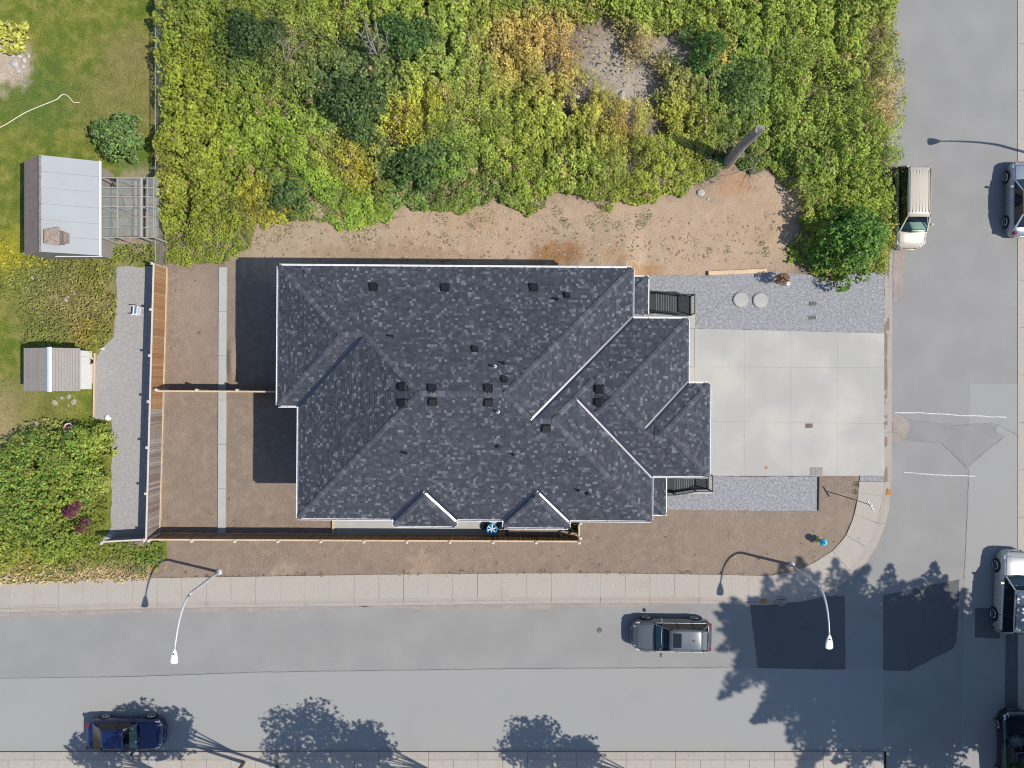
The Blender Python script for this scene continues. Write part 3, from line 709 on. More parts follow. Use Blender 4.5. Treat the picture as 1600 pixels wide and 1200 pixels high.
def vent(px, py, sz=.36, ht=.17, mat='black'):
    p, nrm, down = hpx(px, py)
    if down.length < .01: down = Vector((0, 1, 0))
    dn = (down.normalized() + Vector((0, 0, -PITCH))).normalized(); si = nrm.cross(dn); Mx = Matrix((si, dn, nrm)).transposed()
    mb = MB(); f = lambda a, b, c: p + Mx @ Vector((a, b, c)); q = sz / 2
    mb.add([f(-q * 1.25, -q * 1.25, .03), f(q * 1.25, -q * 1.25, .03), f(q * 1.25, q * 1.2, .03), f(-q * 1.25, q * 1.2, .03), f(-q * 1.25, -q * 1.25, .045), f(q * 1.25, -q * 1.25, .045), f(q * 1.25, q * 1.2, .045), f(-q * 1.25, q * 1.2, .045)],
           [(4, 5, 6, 7), (0, 1, 5, 4), (1, 2, 6, 5), (2, 3, 7, 6), (3, 0, 4, 7)])
    vs = [f(-q, -q, .045), f(q, -q, .045), f(q, q, .045), f(-q, q, .045), f(-q * .9, -q * .75, ht * .75), f(q * .9, -q * .75, ht * .75), f(q, q, ht), f(-q, q, ht)]
    mb.add(vs, [(4, 5, 6, 7), (0, 1, 5, 4), (1, 2, 6, 5), (2, 3, 7, 6), (3, 0, 4, 7)])
    mb.build('roof_vent', M[mat], house)
for (x, y) in [(584, 449), (695, 450), (834, 450), (631, 604), (631, 630), (675, 608), (676, 627), (763, 608), (763, 628), (938, 608), (853, 668)]: vent(x, y)
vent(937, 629, .34, .17); 
for (x, y) in [(788, 593), (742, 546), (886, 462)]: vent(x, y, .25, .17)
def pipe(px, py, r=.045, ht=.42, flash=False):
    p, nrm, down = hpx(px, py)
    b = MB().lathe([(.10, .03), (.095, .045), (.06, .08), (.055, .13)], (p.x, p.y, p.z - .02), 12).build('pipe_flashing', M['lead'] if flash else M['black'], house)
    MB().tube([p, p + Vector((0, 0, ht))], r, 10).build('vent_pipe', M['blackmetal'], house)
for (x, y, fl) in [(871, 468, 0), (613, 526, 0), (773, 573, 1), (778, 643, 1), (634, 708, 0), (803, 710, 0), (904, 766, 0), (788, 568, 0)]: pipe(x, y, .045, .36, bool(fl))
for (x, y) in [(780, 698), (920, 772)]: pipe(x, y, .10, .22)
# porch roofs at the two entries (lower, lean-to hips)
ZP = 4.3; KP = (1 - ZP / H) / PPM
def PR(px, py): return ((px - 800) * KP, (600 - py) * KP)
for (x0, x1, y0, y1, hipN) in [(975, 1011, 431, 489, True), (1006, 1041, 738, 802, False)]:
    a = PR(x0, y1); b = PR(x1, y0); w_ = b[0] - a[0]; rise = .38 * w_
    pm = MB()
    if hipN: vs = [(b[0], a[1], ZP), (b[0], b[1], ZP), (a[0], b[1], ZP), (a[0], b[1] - w_, ZP + rise), (a[0], a[1], ZP + rise)]; fs = [(0, 1, 3, 4), (1, 2, 3)]
    else: vs = [(b[0], b[1], ZP), (b[0], a[1], ZP), (a[0], a[1], ZP), (a[0], a[1] + w_, ZP + rise), (a[0], b[1], ZP + rise)]; fs = [(1, 0, 4, 3), (2, 1, 3)]
    pr = pm.add(vs, fs).build('porch_roof', M['deck'], house)
    big = (a[0] - w_, b[0], a[1] - 9, b[1]) if hipN else (a[0] - w_, b[0], a[1], b[1] + 9)
    q = shingle_facets([big], .38, ZP, others=False, sides='E' + ('N' if hipN else 'S'), depth=w_)
    keepv, keepf, keept = [], [], []
    for f_, t_ in zip(q.f, q.t):
        c = sum((Vector(q.v[i]) for i in f_), Vector()) / len(f_)
        if a[0] < c.x < b[0] + .05 and a[1] < c.y < b[1] + .05:
            bi = len(keepv); keepv += [q.v[i] for i in f_]; keepf.append(tuple(range(bi, bi + len(f_)))); keept.append(t_)
    q.v, q.f, q.t = keepv, keepf, keept
    o = q.build('shingles', M['shingle'], pr, world=False, kind='stuff')
    for v in o.data.vertices: v.co.x -= HC[0]; v.co.y -= HC[1]
    gm = MB(); yy0, yy1 = a[1], b[1]
    gm.bar((b[0] + .05, yy0, ZP - .04), (b[0] + .05, yy1, ZP - .04), .05, .12)
    ye = b[1] + .04 if hipN else a[1] - .04
    gm.bar((a[0] + .3, ye, ZP - .04), (b[0] + .05, ye, ZP - .04), .05, .12); gm.build('gutter', M['trim'], pr)
    # hip cap
    cap = MB(); c0 = Vector((b[0], b[1] if hipN else a[1], ZP)); c1 = Vector(vs[3]); nseg = 9
    for k in range(nseg):
        p0 = c0.lerp(c1, k / nseg); p1 = c0.lerp(c1, (k + 1.1) / nseg); cap.bar(p0 + Vector((0, 0, .045)), p1 + Vector((0, 0, .035)), .22, .015, tint=random.uniform(.1, .7))
    o = cap.build('ridge_caps', M['ridge'], pr, world=False, kind='stuff')
    for v in o.data.vertices: v.co.x -= HC[0]; v.co.y -= HC[1]
    px_ = b[0] - .12; py_ = (a[1] + .15) if hipN else (b[1] - .15)
    MB().box((px_, b[1] - .2 if hipN else a[1] + .2, 2.1), (.16, .16, 4.3)).build('porch_post', M['trim'], house)
# doors, windows of the walls (seen only from the side)
def wallbox(name, x, y, z, sx, sy, sz, mat, kid=None):
    o = MB().box((x, y, z), (sx, sy, sz)).build(name, M[mat], house)
    return o
for (px, py, wd) in [(1073, 548, 2.6), (1107, 670, 4.6)]:
    x, y = E(px, py); x -= .42
    wallbox('garage_door', x + .012, y, 1.3, .05, wd, 2.3, 'trim')
for (px, py) in [(435, 470), (435, 560), (468, 690), (468, 770)]:
    x, y = E(px, py); x += .42
    for z in (1.4, 4.1):
        fr = wallbox('window', x - .012, y, z, .06, 1.5, 1.2, 'trim'); MB().box((x - .03, y, z), (.05, 1.36, 1.06)).build('pane', M['darkglass'], fr)
for (px, py) in [(530, 418.5), (640, 418.5), (760, 418.5), (540, 811), (750, 811), (950, 811)]:
    x, y = E(px, py); sg = -1 if py < 600 else 1; y += sg * .42
    for z in (1.4, 4.1):
        fr = wallbox('window', x, y - sg * .012, z, 1.5, .06, 1.2, 'trim'); MB().box((x, y - sg * .03, z), (1.36, .05, 1.06)).build('pane', M['darkglass'], fr)

# ------------------------------------------------------------------ entry stairs with black rails
def stairs(label, xb, xt, ytop, ybot, rail_side, z1=1.75):
    """rises westward from px xb to px xt between photo rows ytop and ybot; rail_side -1 = north, +1 = south"""
    c = at((xb + xt) / 2, (ytop + ybot) / 2); t = thing('entry_stairs', label, 'stairs', (c.x, c.y, .16))
    Y0 = at(0, ybot).y; Y1 = at(0, ytop).y; X0 = at(xb, 0).x; X1 = at(xt, 0).x
    land = X0 - .95; n = 9; st = (land - X1) / n; wy = abs(Y1 - Y0); yc = (Y0 + Y1) / 2
    MB().box(((land + X0) / 2, yc, .26), (X0 - land, wy, .2)).build('landing', M['tread'], t, bevel=.01)
    for k in range(n):
        zt = .36 + (z1 - .36) * (k + 1) / n; x = land - st * (k + .5)
        o = MB().box((x, yc, zt - .02), (st + .02, wy, .045)).build('tread', M['tread'], t)
        MB().box((x + st / 2 + .005, yc, zt - .005), (.03, wy, .045)).build('nosing', M['nosing'], o)
        MB().box((x + st / 2 - .01, yc, zt - .11), (.02, wy, .16)).build('riser', M['blackmetal'], o)
    MB().box((X1 - .7, yc, z1 - .08), (1.4, wy, .16)).build('landing', M['tread'], t)
    def rail(pts, h=1.0, side=0):
        mb = MB(); bal = []
        for (a, b) in zip(pts[:-1], pts[1:]):
            a = Vector(a); b = Vector(b); up = Vector((0, 0, h)); mb.bar(a + up, b + up, .05, .05); mb.bar(a + Vector((0, 0, .1)), b + Vector((0, 0, .1)), .035, .035)
            L = (b - a).length; m = max(1, int(L / .12))
            for q in range(1, m):
                p = a.lerp(b, q / m); bal.append((p + Vector((0, 0, .1)), p + up))
        o = mb.build('railing', M['blackmetal'], t)
        for (p, q) in bal: MB().bar(p, q, .022, .022).build('baluster', M['blackmetal'], o)
        for p in pts:
            p = Vector(p); MB().box((p.x, p.y, p.z + h / 2 - .05), (.06, .06, h + .16)).build('post', M['blackmetal'], o)
    ys = Y1 - .04 if rail_side < 0 else Y0 + .04; yo = Y0 + .04 if rail_side < 0 else Y1 - .04
    rail([(X0 - .04, ys, .36), (land, ys, .36), (X1, ys, z1), (X1 - 1.2, ys, z1)])
    rail([(X0 - .04, ys, .36), (X0 - .04, yo, .36)])
    rail([(land, yo, .36), (X1, yo, z1), (X1 - 1.2, yo, z1)])
stairs('black railed entry stairs beside the northern gravel bed', 1078, 1012, 463, 494, -1)
stairs('black railed entry stairs beside the southern gravel bed', 1105, 1040, 738, 764, 1)

# ------------------------------------------------------------------ timber fences
bd_mesh = {}
def fence(label, pts, hgt, board_dir, grey_from=None, post_at=None, cap=True, kick=True, group=None, allgrey=False, kick_side=None, spacing=67):
    """pts: world points of the fence line, end to end; boards on the board_dir side (+1 = left of travel)"""
    a = Vector(pts[0]); b = Vector(pts[1]); d = (b - a).normalized(); n = Vector((-d.y, d.x, 0)) * board_dir; L = (b - a).length; ang = math.atan2(d.y, d.x)
    t = thing('wooden_fence', label, 'fence', (a.x, a.y, .0), ang, group)
    lx = Vector((1, 0, 0)); s = board_dir
    zf = .06; np_ = max(1, round(L / (spacing / PPM))); r = random.Random(int(L * 100))
    pm = MB().box((0, 0, hgt / 2 + .03), (.10, .10, hgt + .12)).mesh('post', M['lumber_white'] if not allgrey else M['greywood'][2], bevel=.008)
    cm = MB().add([(-.07, -.07, 0), (.07, -.07, 0), (.07, .07, 0), (-.07, .07, 0), (-.07, -.07, .025), (.07, -.07, .025), (.07, .07, .025), (-.07, .07, .025), (0, 0, .05)], [(0, 1, 5, 4), (1, 2, 6, 5), (2, 3, 7, 6), (3, 0, 4, 7), (4, 5, 8), (5, 6, 8), (6, 7, 8), (7, 4, 8)]).mesh('cap', M['lumber_white'])
    for i in range(np_ + 1):
        p = link('post', pm, t); p.location = (L * i / np_, -s * .07, 0)
        c = link('post_cap', cm, p); c.location = (0, 0, hgt + .09)
    for i in range(np_):
        x0 = L * i / np_; x1 = L * (i + 1) / np_; step = r.uniform(-.02, .02)
        for z in (.35, hgt - .25):
            MB().box(((x0 + x1) / 2, -s * .03, z), (x1 - x0 - .1, .04, .09)).build('rail', M['cedar'][1] if not allgrey else M['greywood'][0], t, world=False)
        if cap: MB().box(((x0 + x1) / 2, 0, hgt + .02), (x1 - x0 - .004, .09, .035)).build('top_rail', M['lumber_white'] if grey_from or allgrey else M['lumber'], t, world=False)
        if kick: MB().box(((x0 + x1) / 2, s * .055, .12 + step), (x1 - x0 - .01, .045, .22)).build('kickboard', M['lumber'], t, world=False)
    nb = int(L / .143); 
    key = round(hgt, 2)
    for i in range(nb):
        gx = (i + .5) * L / nb
        grey = allgrey or (grey_from is not None and gx > grey_from)
        mi = r.choices((0, 1, 2), (5, 3, 2))[0]; kk = (key, grey, mi)
        if kk not in bd_mesh: bd_mesh[kk] = MB().box((0, 0, hgt / 2), (.135, .018, hgt - .06)).mesh('board', (M['greywood'] if grey else M['cedar'])[mi])
        o = link('board', bd_mesh[kk], t); o.location = (gx, s * .012 + r.uniform(-.003, .003), zf); o.rotation_euler = (r.uniform(-.006, .006), r.uniform(-.004, .004), r.uniform(-.03, .03))
    return t
FH = 1.7
wa = at(240.5, 412, FH); wb = at(228.5, 843, FH)
fence('long timber fence along the gravel lane, tan boards turning grey further on', ((wa.x, wa.y, 0), (wb.x, wb.y, 0)), FH, 1, grey_from=(641 - 412) / 431 * (wb - wa).length)
sa = at(230.5, 843, FH); sb = at(905, 846, FH)
fence('long brown timber fence between the bare verge and the house', ((sa.x + .1, sa.y, 0), (sb.x, sb.y, 0)), FH, 1)
ma = at(240.5, 611, FH); mb_ = at(434, 612, FH)
fence('short timber fence dividing the back yard into two halves', ((ma.x + .15, ma.y, 0), (mb_.x, mb_.y, 0)), FH, -1, kick=False)
ra = at(905, 844, FH); rb = at(905, 818, FH)
fence('single fence panel closing the narrow gap beside the house wall', ((ra.x, ra.y + .12, 0), (rb.x, rb.y, 0)), FH, 1, kick=False)
ga = at(160, 846.5, 1.5); gb = at(229, 843, 1.5)
fence('low weathered grey fence across the south end of the gravel lane', ((ga.x, ga.y, 0), (gb.x - .1, gb.y, 0)), 1.5, 1, allgrey=True, cap=True, kick=False)

# chain link fence at the bramble edge
cl = thing('chain_link_fence', 'galvanised chain link fence between the lawn and the brambles', 'fence', at(258, 240))
x0 = at(257.5, -70).x; CH = 1.15; ya = at(0, 414).y; yb = at(0, -80).y
MB().tube([(x0, ya, CH + .05), (x0, yb, CH + .05)], .022, 6).build('top_rail', M['galv'], cl)
n = 7
for i in range(n + 1):
    y = ya + (yb - ya) * i / n; MB().tube([(x0, y, 0), (x0, y, CH + .12)], .03, 8).build('post', M['galv'], cl)
    if i % 2: MB().tube([(x0 + .55, y - .4, .05), (x0, y, CH)], .015, 6).build('brace', M['galv'], cl)
wires = MB(); p = .055; y = ya - CH
def wire(a, b):
    d = Vector((.0, .0, 0)); t_ = .0022
    wires.add([(a[0] - t_, a[1] - t_, a[2]), (a[0] + t_, a[1] + t_, a[2]), (a[0] + t_, a[1] - t_, a[2] + .002), (b[0] - t_, b[1] - t_, b[2]), (b[0] + t_, b[1] + t_, b[2]), (b[0] + t_, b[1] - t_, b[2] + .002)], [(0, 1, 4, 3), (1, 2, 5, 4), (2, 0, 3, 5)])
while y < yb:
    for sg in (1, -1):
        a = [x0 + .01 * sg, y if sg > 0 else y + CH, .06]; b = [x0 + .01 * sg, y + CH if sg > 0 else y, CH + .04]
        wire(a, b)
    y += p
wires.build('wire_mesh', M['galv'], cl, kind='stuff')

# ------------------------------------------------------------------ street lamps
def lamp_curve(base, head, lean):
    """local points: a pole that bends over into its arm, head at the end"""
    b = Vector((0, 0, 0)); d = Vector((head[0], head[1], 0)); Lh = d.length; u = d / Lh; pts = [Vector((0, 0, 0))]
    for z in (1., 2., 3., 4.): pts.append(u * (lean * z / 4) + Vector((0, 0, z)))
    p0 = pts[-1]; p1 = u * (lean + .25) + Vector((0, 0, 5.35)); p2 = u * (Lh - .35) + Vector((0, 0, 5.6))
    for k in range(1, 13):
        f = k / 12; pts.append(p0 * (1 - f) ** 2 + p1 * 2 * f * (1 - f) + p2 * f * f)
    return pts, u, Lh
def lamp(name, label, bpx, hpx_):
    b = at(*bpx); h = at(*hpx_); t = thing('street_lamp', label, 'street lamp', b, 0, 'street lamps')
    pts, u, Lh = lamp_curve(b, (h.x - b.x, h.y - b.y), .18)
    m = len(pts); rad = [.085 - .05 * i / (m - 1) for i in range(m)]
    MB().tube(pts[:6], rad[:6], 12).build('pole', M['lamp'], t, world=False, smooth=True)
    MB().tube(pts[5:], rad[5:], 10).build('arm', M['lamp'], t, world=False, smooth=True)
    MB().lathe([(.19, 0), (.19, .12), (.12, .22), (.10, .3)], (0, 0, .0), 12).build('base', M['lamp'], t, world=False)
    # cobra head: teardrop shell
    s = Vector((-u.y, u.x, 0)); c = u * Lh + Vector((0, 0, 5.6)); hb = MB(); prof = [(-.40, .03, .03), (-.30, .09, .05), (-.12, .15, .075), (.1, .20, .085), (.26, .21, .08), (.34, .17, .06), (.37, .08, .03)]
    vs = []; nn = 12
    for (a, wd, ht) in prof:
        for q in range(nn):
            an = 2 * math.pi * q / nn; vs.append(c + u * a + s * wd * math.cos(an) + Vector((0, 0, ht * math.sin(an) if math.sin(an) > 0 else .35 * ht * math.sin(an))))
    fs = [(i * nn + q, i * nn + (q + 1) % nn, (i + 1) * nn + (q + 1) % nn, (i + 1) * nn + q) for i in range(len(prof) - 1) for q in range(nn)] + [tuple(range(nn - 1, -1, -1)), tuple(range((len(prof) - 1) * nn, len(prof) * nn))]
    hd = hb.add(vs, fs).build('lamp_head', M['lamphead'], t, world=False, smooth=True)
    e = c + u * -.15 + Vector((0, 0, .07)); MB().lathe([(.035, 0), (.035, .05), (.02, .07)], e, 10).build('photocell', M['black'], hd, world=False)
    return t
lamp('a', 'street lamp on the verge near the weathered fence corner, arm over the road', (343, 893), (338, 973))
lamp('b', 'street lamp at the bend of the sidewalk, arm over the dark asphalt patch', (1236, 882), (1234, 953))
lamp('c', 'street lamp beyond the far gutter above the silver car, its shadow crossing the road', (1650, 252), (1571, 255))

# ------------------------------------------------------------------ vehicles
def car(label, cat, loc, rz, spec):
    """front towards +x. spec: L W H, hood (z), belt (z), wb (windshield base), rf (roof front), rr (roof rear), gb (glass rear base), rw (roof half width)"""
    L, W, Hh = spec['L'], spec['W'], spec['H']; pm = M[spec['paint']]; hz, bz = spec['hood'], spec['belt']
    t = thing('parked_car', label, cat, loc, rz, 'cars parked along the streets'); hl = L / 2; hw = W / 2
    # body shell: stations along the length (x, half width, top, bottom)
    tail = spec.get('tail', bz)
    S = [(hl, hw * .50, hz - .42, .34), (hl - .04, hw * .66, hz - .28, .28), (hl - .13, hw * .79, hz - .16, .24), (hl - .24, hw * .865, hz - .10, .22), (hl - .42, hw * .93, hz - .055, .2), (hl - .7, hw * .975, hz - .01, .2), (spec['wb'] + .12, hw * .99, hz + .02, .2), (spec['wb'] - .05, hw * .995, bz, .2), (0, hw, bz, .2), (spec['rr'], hw, bz, .2),
         (spec['gb'] - .03 if spec['gb'] - .03 < spec['rr'] - .05 else spec['rr'] - .08, hw * .985, tail, .2), (-hl + .34, hw * .955, tail - .02, .22), (-hl + .20, hw * .90, tail - .06, .23), (-hl + .10, hw * .82, tail - .13, .25), (-hl + .03, hw * .70, tail - .24, .30), (-hl, hw * .54, tail - .38, .38)]
    S.sort(key=lambda q: -q[0])
    bm = MB(); vs = []; ns = 0
    for (x, w_, zt, zb) in S:
        ring = [(0, zt + .02), (w_ * .45, zt + .012), (w_ * .74, zt - .004), (w_ * .87, zt - .035), (w_ * .945, zt - .10), (w_ * .985, zt - .22), (w_, (zt * .55 + zb * .45)), (w_ * .985, zb + .14), (w_ * .93, zb), (0, zb)]
        full = ring + [(-a, b) for a, b in reversed(ring[1:-1])]; ns = len(full)
        vs += [(x, a, b) for a, b in full]
    m = len(S); fs = [(i * ns + k, i * ns + (k + 1) % ns, (i + 1) * ns + (k + 1) % ns, (i + 1) * ns + k) for i in range(m - 1) for k in range(ns)] + [tuple(range(ns)), tuple(range(m * ns - 1, (m - 1) * ns - 1, -1))]
    body = bm.add(vs, fs).build('body', pm, t, world=False, smooth=True)
    # dark seams: hood edge, doors
    sm = MB(); hood0 = spec['wb'] + .10; hood1 = hl - .30
    for sg in (-1, 1):
        sm.bar((hood0, sg * hw * .80, hz + .012), (hood1, sg * hw * .76, hz - .055), .014, .012)
    sm.bar((hood1, -hw * .76, hz - .052), (hood1, hw * .76, hz - .052), .014, .012)
    for x in spec['doors']:
        for sg in (-1, 1): sm.bar((x, sg * (hw + .003), .38), (x, sg * (hw * .96 + .002), bz - .06), .012, .012)
    sm.build('panel_gap', M['black'], body, world=False)
    # interior deck, dashboard, seats (seen through the glass)
    wb_, gb, rf, rr_, rw = spec['wb'], spec['gb'], spec['rf'], spec['rr'], spec['rw']; bw = hw * .90
    MB().box(((wb_ + gb) / 2, 0, bz + .022), (wb_ - gb - .1, bw * 1.84, .02)).build('cabin_floor', M['interior'], t, world=False)
    MB().prism([(wb_ - .08, -bw * .86), (wb_ - .08, bw * .86), (wb_ - .50, bw * .88), (wb_ - .50, -bw * .88)], bz + .03, bz + .075).build('dashboard', M['dash'], t, world=False)
    for sg in (-1, 1):
        sx = rf - .45; st = MB().box((sx, sg * bw * .46, bz + .16), (.16, .46, .28)).build('seat', M['interior'], t, world=False, bevel=.03)
        MB().box((sx - .02, sg * bw * .46, bz + .36), (.10, .26, .16)).build('headrest', M['interior'], st, world=False, bevel=.03)
    MB().tube([(wb_ - .62 + .05 * math.cos(a), -spec.get('lhd', -1) * bw * .46 + .17 * math.cos(a), bz + .12 + .10 * math.sin(a)) for a in [2 * math.pi * k / 16 for k in range(17)]], .016, 5).build('steering_wheel', M['black'], t, world=False)
    # roof panel: domed grid
    gx, gy = 10, 8; vs = []; crown = .05
    def rpt(u, v):
        x = rf + (rr_ - rf) * u; e = (2 * abs(u - .5)) ** 4; hwid = rw * (1 - .06 * (2 * abs(u - .45)) ** 3)
        return (x + .0 * v, hwid * v, Hh - crown * (v * v) * .8 - .05 * e)
    for i in range(gx + 1):
        for j in range(gy + 1): vs.append(rpt(i / gx, -1 + 2 * j / gy))
    top = len(vs); vs += [(x, y, z - .05) for x, y, z in vs]; q = lambda i, j: i * (gy + 1) + j
    fs = [(q(i, j), q(i + 1, j), q(i + 1, j + 1), q(i, j + 1)) for i in range(gx) for j in range(gy)]; fs += [tuple(top + k for k in reversed(f)) for f in fs]
    for i in range(gx): fs += [(q(i, 0), top + q(i, 0), top + q(i + 1, 0), q(i + 1, 0)), (q(i, gy), q(i + 1, gy), top + q(i + 1, gy), top + q(i, gy))]
    for j in range(gy): fs += [(q(0, j), q(0, j + 1), top + q(0, j + 1), top + q(0, j)), (q(gx, j), top + q(gx, j), top + q(gx, j + 1), q(gx, j + 1))]
    roofm = MB().add(vs, fs).build('roof_panel', pm, t, world=False, smooth=True)
    zr = Hh - .085
    # corners
    A0 = lambda sg: Vector((wb_, sg * bw * .93, bz + .0)); A1 = lambda sg: Vector((rf, sg * rw * .96, zr)); D0 = lambda sg: Vector((gb, sg * bw * .90, bz)); D1 = lambda sg: Vector((rr_, sg * rw * .95, zr))
    B0 = lambda x, sg: Vector((x, sg * bw * .985, bz)); B1 = lambda x, sg: Vector((x, sg * rw, zr))
    for sg in (-1, 1):
        MB().bar(A0(sg), A1(sg), .07, .05).build('windshield_pillar', pm, t, world=False); MB().bar(D0(sg), D1(sg), .10, .07).build('rear_pillar', pm, t, world=False)
        pl = spec['pillars']
        for x in pl: MB().bar(B0(x, sg), B1(x, sg), .09, .03).build('door_pillar', M['black'], t, world=False)
        edges = [wb_ - .10] + pl + [gb + .12]; tops = [rf - .04] + pl + [rr_ + .02]
        for k in range(len(edges) - 1):
            a, b = B0(edges[k], sg), B0(edges[k + 1], sg); c, d = B1(min(tops[k + 1], rf), sg), B1(min(tops[k], rf), sg)
            o = Vector((0, sg * .006, 0)); MB().add([a + o, b + o, c + o, d + o], [(0, 1, 2, 3)]).build('side_window', M['darkglass'], t, world=False)
        MB().bar(B0(wb_ - .1, sg) + Vector((0, sg * .012, .0)), B0(gb + .12, sg) + Vector((0, sg * .012, 0)), .018, .03).build('belt_trim', M['galv'] if not spec.get('dark') else M['black'], t, world=False)
    def glassq(name, a, b, c, d, mat, bow):
        vs = []; n = 6
        for i in range(n + 1):
            f = i / n; bb = bow * (1 - (2 * f - 1) ** 2); vs += [a.lerp(b, f) + Vector((bb, 0, .01)), d.lerp(c, f) + Vector((bb * .5, 0, .01))]
        MB().add(vs, [(2 * i, 2 * i + 2, 2 * i + 3, 2 * i + 1) for i in range(n)]).build(name, mat, t, world=False, smooth=True)
    glassq('windshield', A0(-1), A0(1), A1(1), A1(-1), M['glass'], .10)
    glassq('rear_window', D0(-1), D0(1), D1(1), D1(-1), M['darkglass'], -.04)
    for sg in (-1, 1):
        # wipers
        MB().bar((wb_ + .05, sg * .28, bz + .03), (wb_ + .02, sg * .28 + .52, bz + .05), .02, .015).build('wiper', M['black'], t, world=False)
        # wheels
        for x in spec['axles']:
            r = spec.get('wr', .34); y0 = sg * (hw - .20); y1 = sg * (hw + .015)
            wv = MB().tube([(x, y0, r), (x, y1 - sg * .03, r), (x, y1, r)], [r, r, r * .93], 24).build('wheel', M['tyre'], t, world=False)
            rmb = MB()
            for k in range(5):
                an = 2 * math.pi * k / 5; rmb.bar((x, y1 + sg * .008, r), (x + r * .62 * math.cos(an), y1 + sg * .008, r + r * .62 * math.sin(an)), .075, .02)
            rmb.tube([(x + r * .65 * math.cos(2 * math.pi * k / 20), y1 + sg * .008, r + r * .65 * math.sin(2 * math.pi * k / 20)) for k in range(21)], .03, 6)
            rmb.build('rim', M['rim'], wv, world=False)
            ar = MB(); ro = r + .07; ri = r - .02; pts = [math.pi * k / 12 for k in range(13)]
            vs = [(x + q * math.cos(a), sg * (hw + .004), r + q * math.sin(a)) for a in pts for q in (ri, ro)]
            ar.add(vs, [(2 * k, 2 * k + 1, 2 * k + 3, 2 * k + 2) for k in range(12)]).build('wheel_arch', M['black'], t, world=False)
        mr = MB().box((wb_ - .38, sg * (hw + .10), bz + .06), (.13, .20, .15)).build('side_mirror', pm if not spec.get('blackmirror') else M['black'], t, world=False, bevel=.03)
        hb = MB(); xf = hl - .13; hb.add([(xf + .03, sg * hw * .58, hz - .17), (xf - .16, sg * hw * .86, hz - .16), (xf - .34, sg * hw * .90, hz - .10), (xf - .13, sg * hw * .60, hz - .085)], [(0, 1, 2, 3)])
        hb.add([(xf + .07, sg * hw * .58, hz - .22), (xf - .12, sg * hw * .88, hz - .24), (xf - .16, sg * hw * .88, hz - .15), (xf + .04, sg * hw * .58, hz - .16)], [(0, 1, 2, 3)]); hb.build('headlight', M['headlight'], t, world=False)
        tl = MB().box((-hl + .17, sg * hw * .74, tail - .15), (.20, .22, .22)).build('taillight', M['taillight'], t, world=False, bevel=.04)
    MB().box((hl - .02, 0, .40), (.10, W * .52, .22)).build('front_bumper', M[spec.get('bump', spec['paint'])], t, world=False, bevel=.04)
    MB().box((-hl + .02, 0, .46), (.14, W * .60, .22)).build('rear_bumper', M[spec.get('bump', spec['paint'])], t, world=False, bevel=.05)
    MB().box((hl - .055, 0, hz - .31), (.06, W * .42, .12)).build('grille', M['black'], t, world=False, bevel=.02)
    # roof details
    if 'rails' in spec:
        for sg in (-1, 1):
            a = rf - .25; b = rr_ + .2; y = sg * rw * spec['rails']; rl = MB(); rl.tube([(a, y, Hh - .06), (a - .12, y, Hh + .03), (b + .12, y, Hh + .03), (b, y, Hh - .06)], .02, 6); rl.build('roof_rail', M['black'] if not spec.get('railsilver') else M['galv'], t, world=False)
    for x in spec.get('crossbars', []): MB().bar((x, -rw * .88, Hh + .04), (x, rw * .88, Hh + .04), .06, .03).build('roof_crossbar', M['galv'], t, world=False)
    for (x0, x1, y) in spec.get('ribs', []): MB().bar((x0, y, Hh - .005 - .04 * (y / rw) ** 2), (x1, y, Hh - .012 - .04 * (y / rw) ** 2), .022, .022).build('roof_rib', pm, roofm, world=False)
    if 'sunroof' in spec:
        x0, x1, y = spec['sunroof']; MB().box(((x0 + x1) / 2, 0, Hh - .008), (abs(x1 - x0), 2 * y, .035)).build('sunroof', M['darkglass'], t, world=False, bevel=.01)
    if 'seam' in spec: MB().box((spec['seam'], 0, Hh - .01), (.03, rw * 1.7, .03)).build('roof_seam', M['black'], t, world=False)
    if spec.get('antenna'): MB().box((rr_ + .55, 0, Hh + .01), (.16, .05, .05)).build('antenna_fin', M['black'], t, world=False, bevel=.01)
    if 'spoiler' in spec: MB().box((rr_ - .10, 0, Hh - .085), (.28, rw * 1.7, .05)).build('spoiler', pm, t, world=False, bevel=.02)
    return t
GR = lambda px, py: at(px, py)
D = math.radians
rb = lambda x0, x1, n, wdt: [(x0, x1, -wdt + 2 * wdt * k / (n - 1)) for k in range(n)]
car('champagne minivan with a ribbed pale roof parked against the brambles', 'minivan', GR(1412.5, 329), D(-90.6), dict(L=4.75, W=1.86, H=1.74, paint='p_cream', hood=.98, belt=1.08, wb=1.42, rf=.72, rr=-2.12, gb=-2.26, rw=.66, doors=[.95, -.15, -1.2], pillars=[.02, -1.15], axles=(1.42, -1.42), rails=.86, ribs=rb(.5, -1.9, 5, .36), lhd=-1, dark=1))
car('metallic grey crossover with a dark sunroof parked by the south curb', 'car', GR(1045.5, 987), D(179.2), dict(L=4.62, W=1.83, H=1.60, paint='p_grey', hood=.98, belt=1.02, wb=1.05, rf=.30, rr=-1.62, gb=-2.02, rw=.63, doors=[.75, -.25, -1.2], pillars=[-.2, -1.1], axles=(1.42, -1.36), sunroof=(.08, -.38, .40), antenna=1, spoiler=1, lhd=-1, wr=.35))
car('silver car carrying roof crossbars, half on the verge by the upper lamp shadow', 'car', GR(1589, 315), D(89.5), dict(L=4.35, W=1.80, H=1.50, paint='p_silver', hood=.94, belt=.98, wb=.98, rf=.30, rr=-1.05, gb=-1.72, rw=.60, doors=[.72, -.22, -1.1], pillars=[-.2], axles=(1.32, -1.28), rails=.86, railsilver=1, crossbars=(.02, -.75), sunroof=(.05, -.35, .34), tail=1.0, wr=.33))
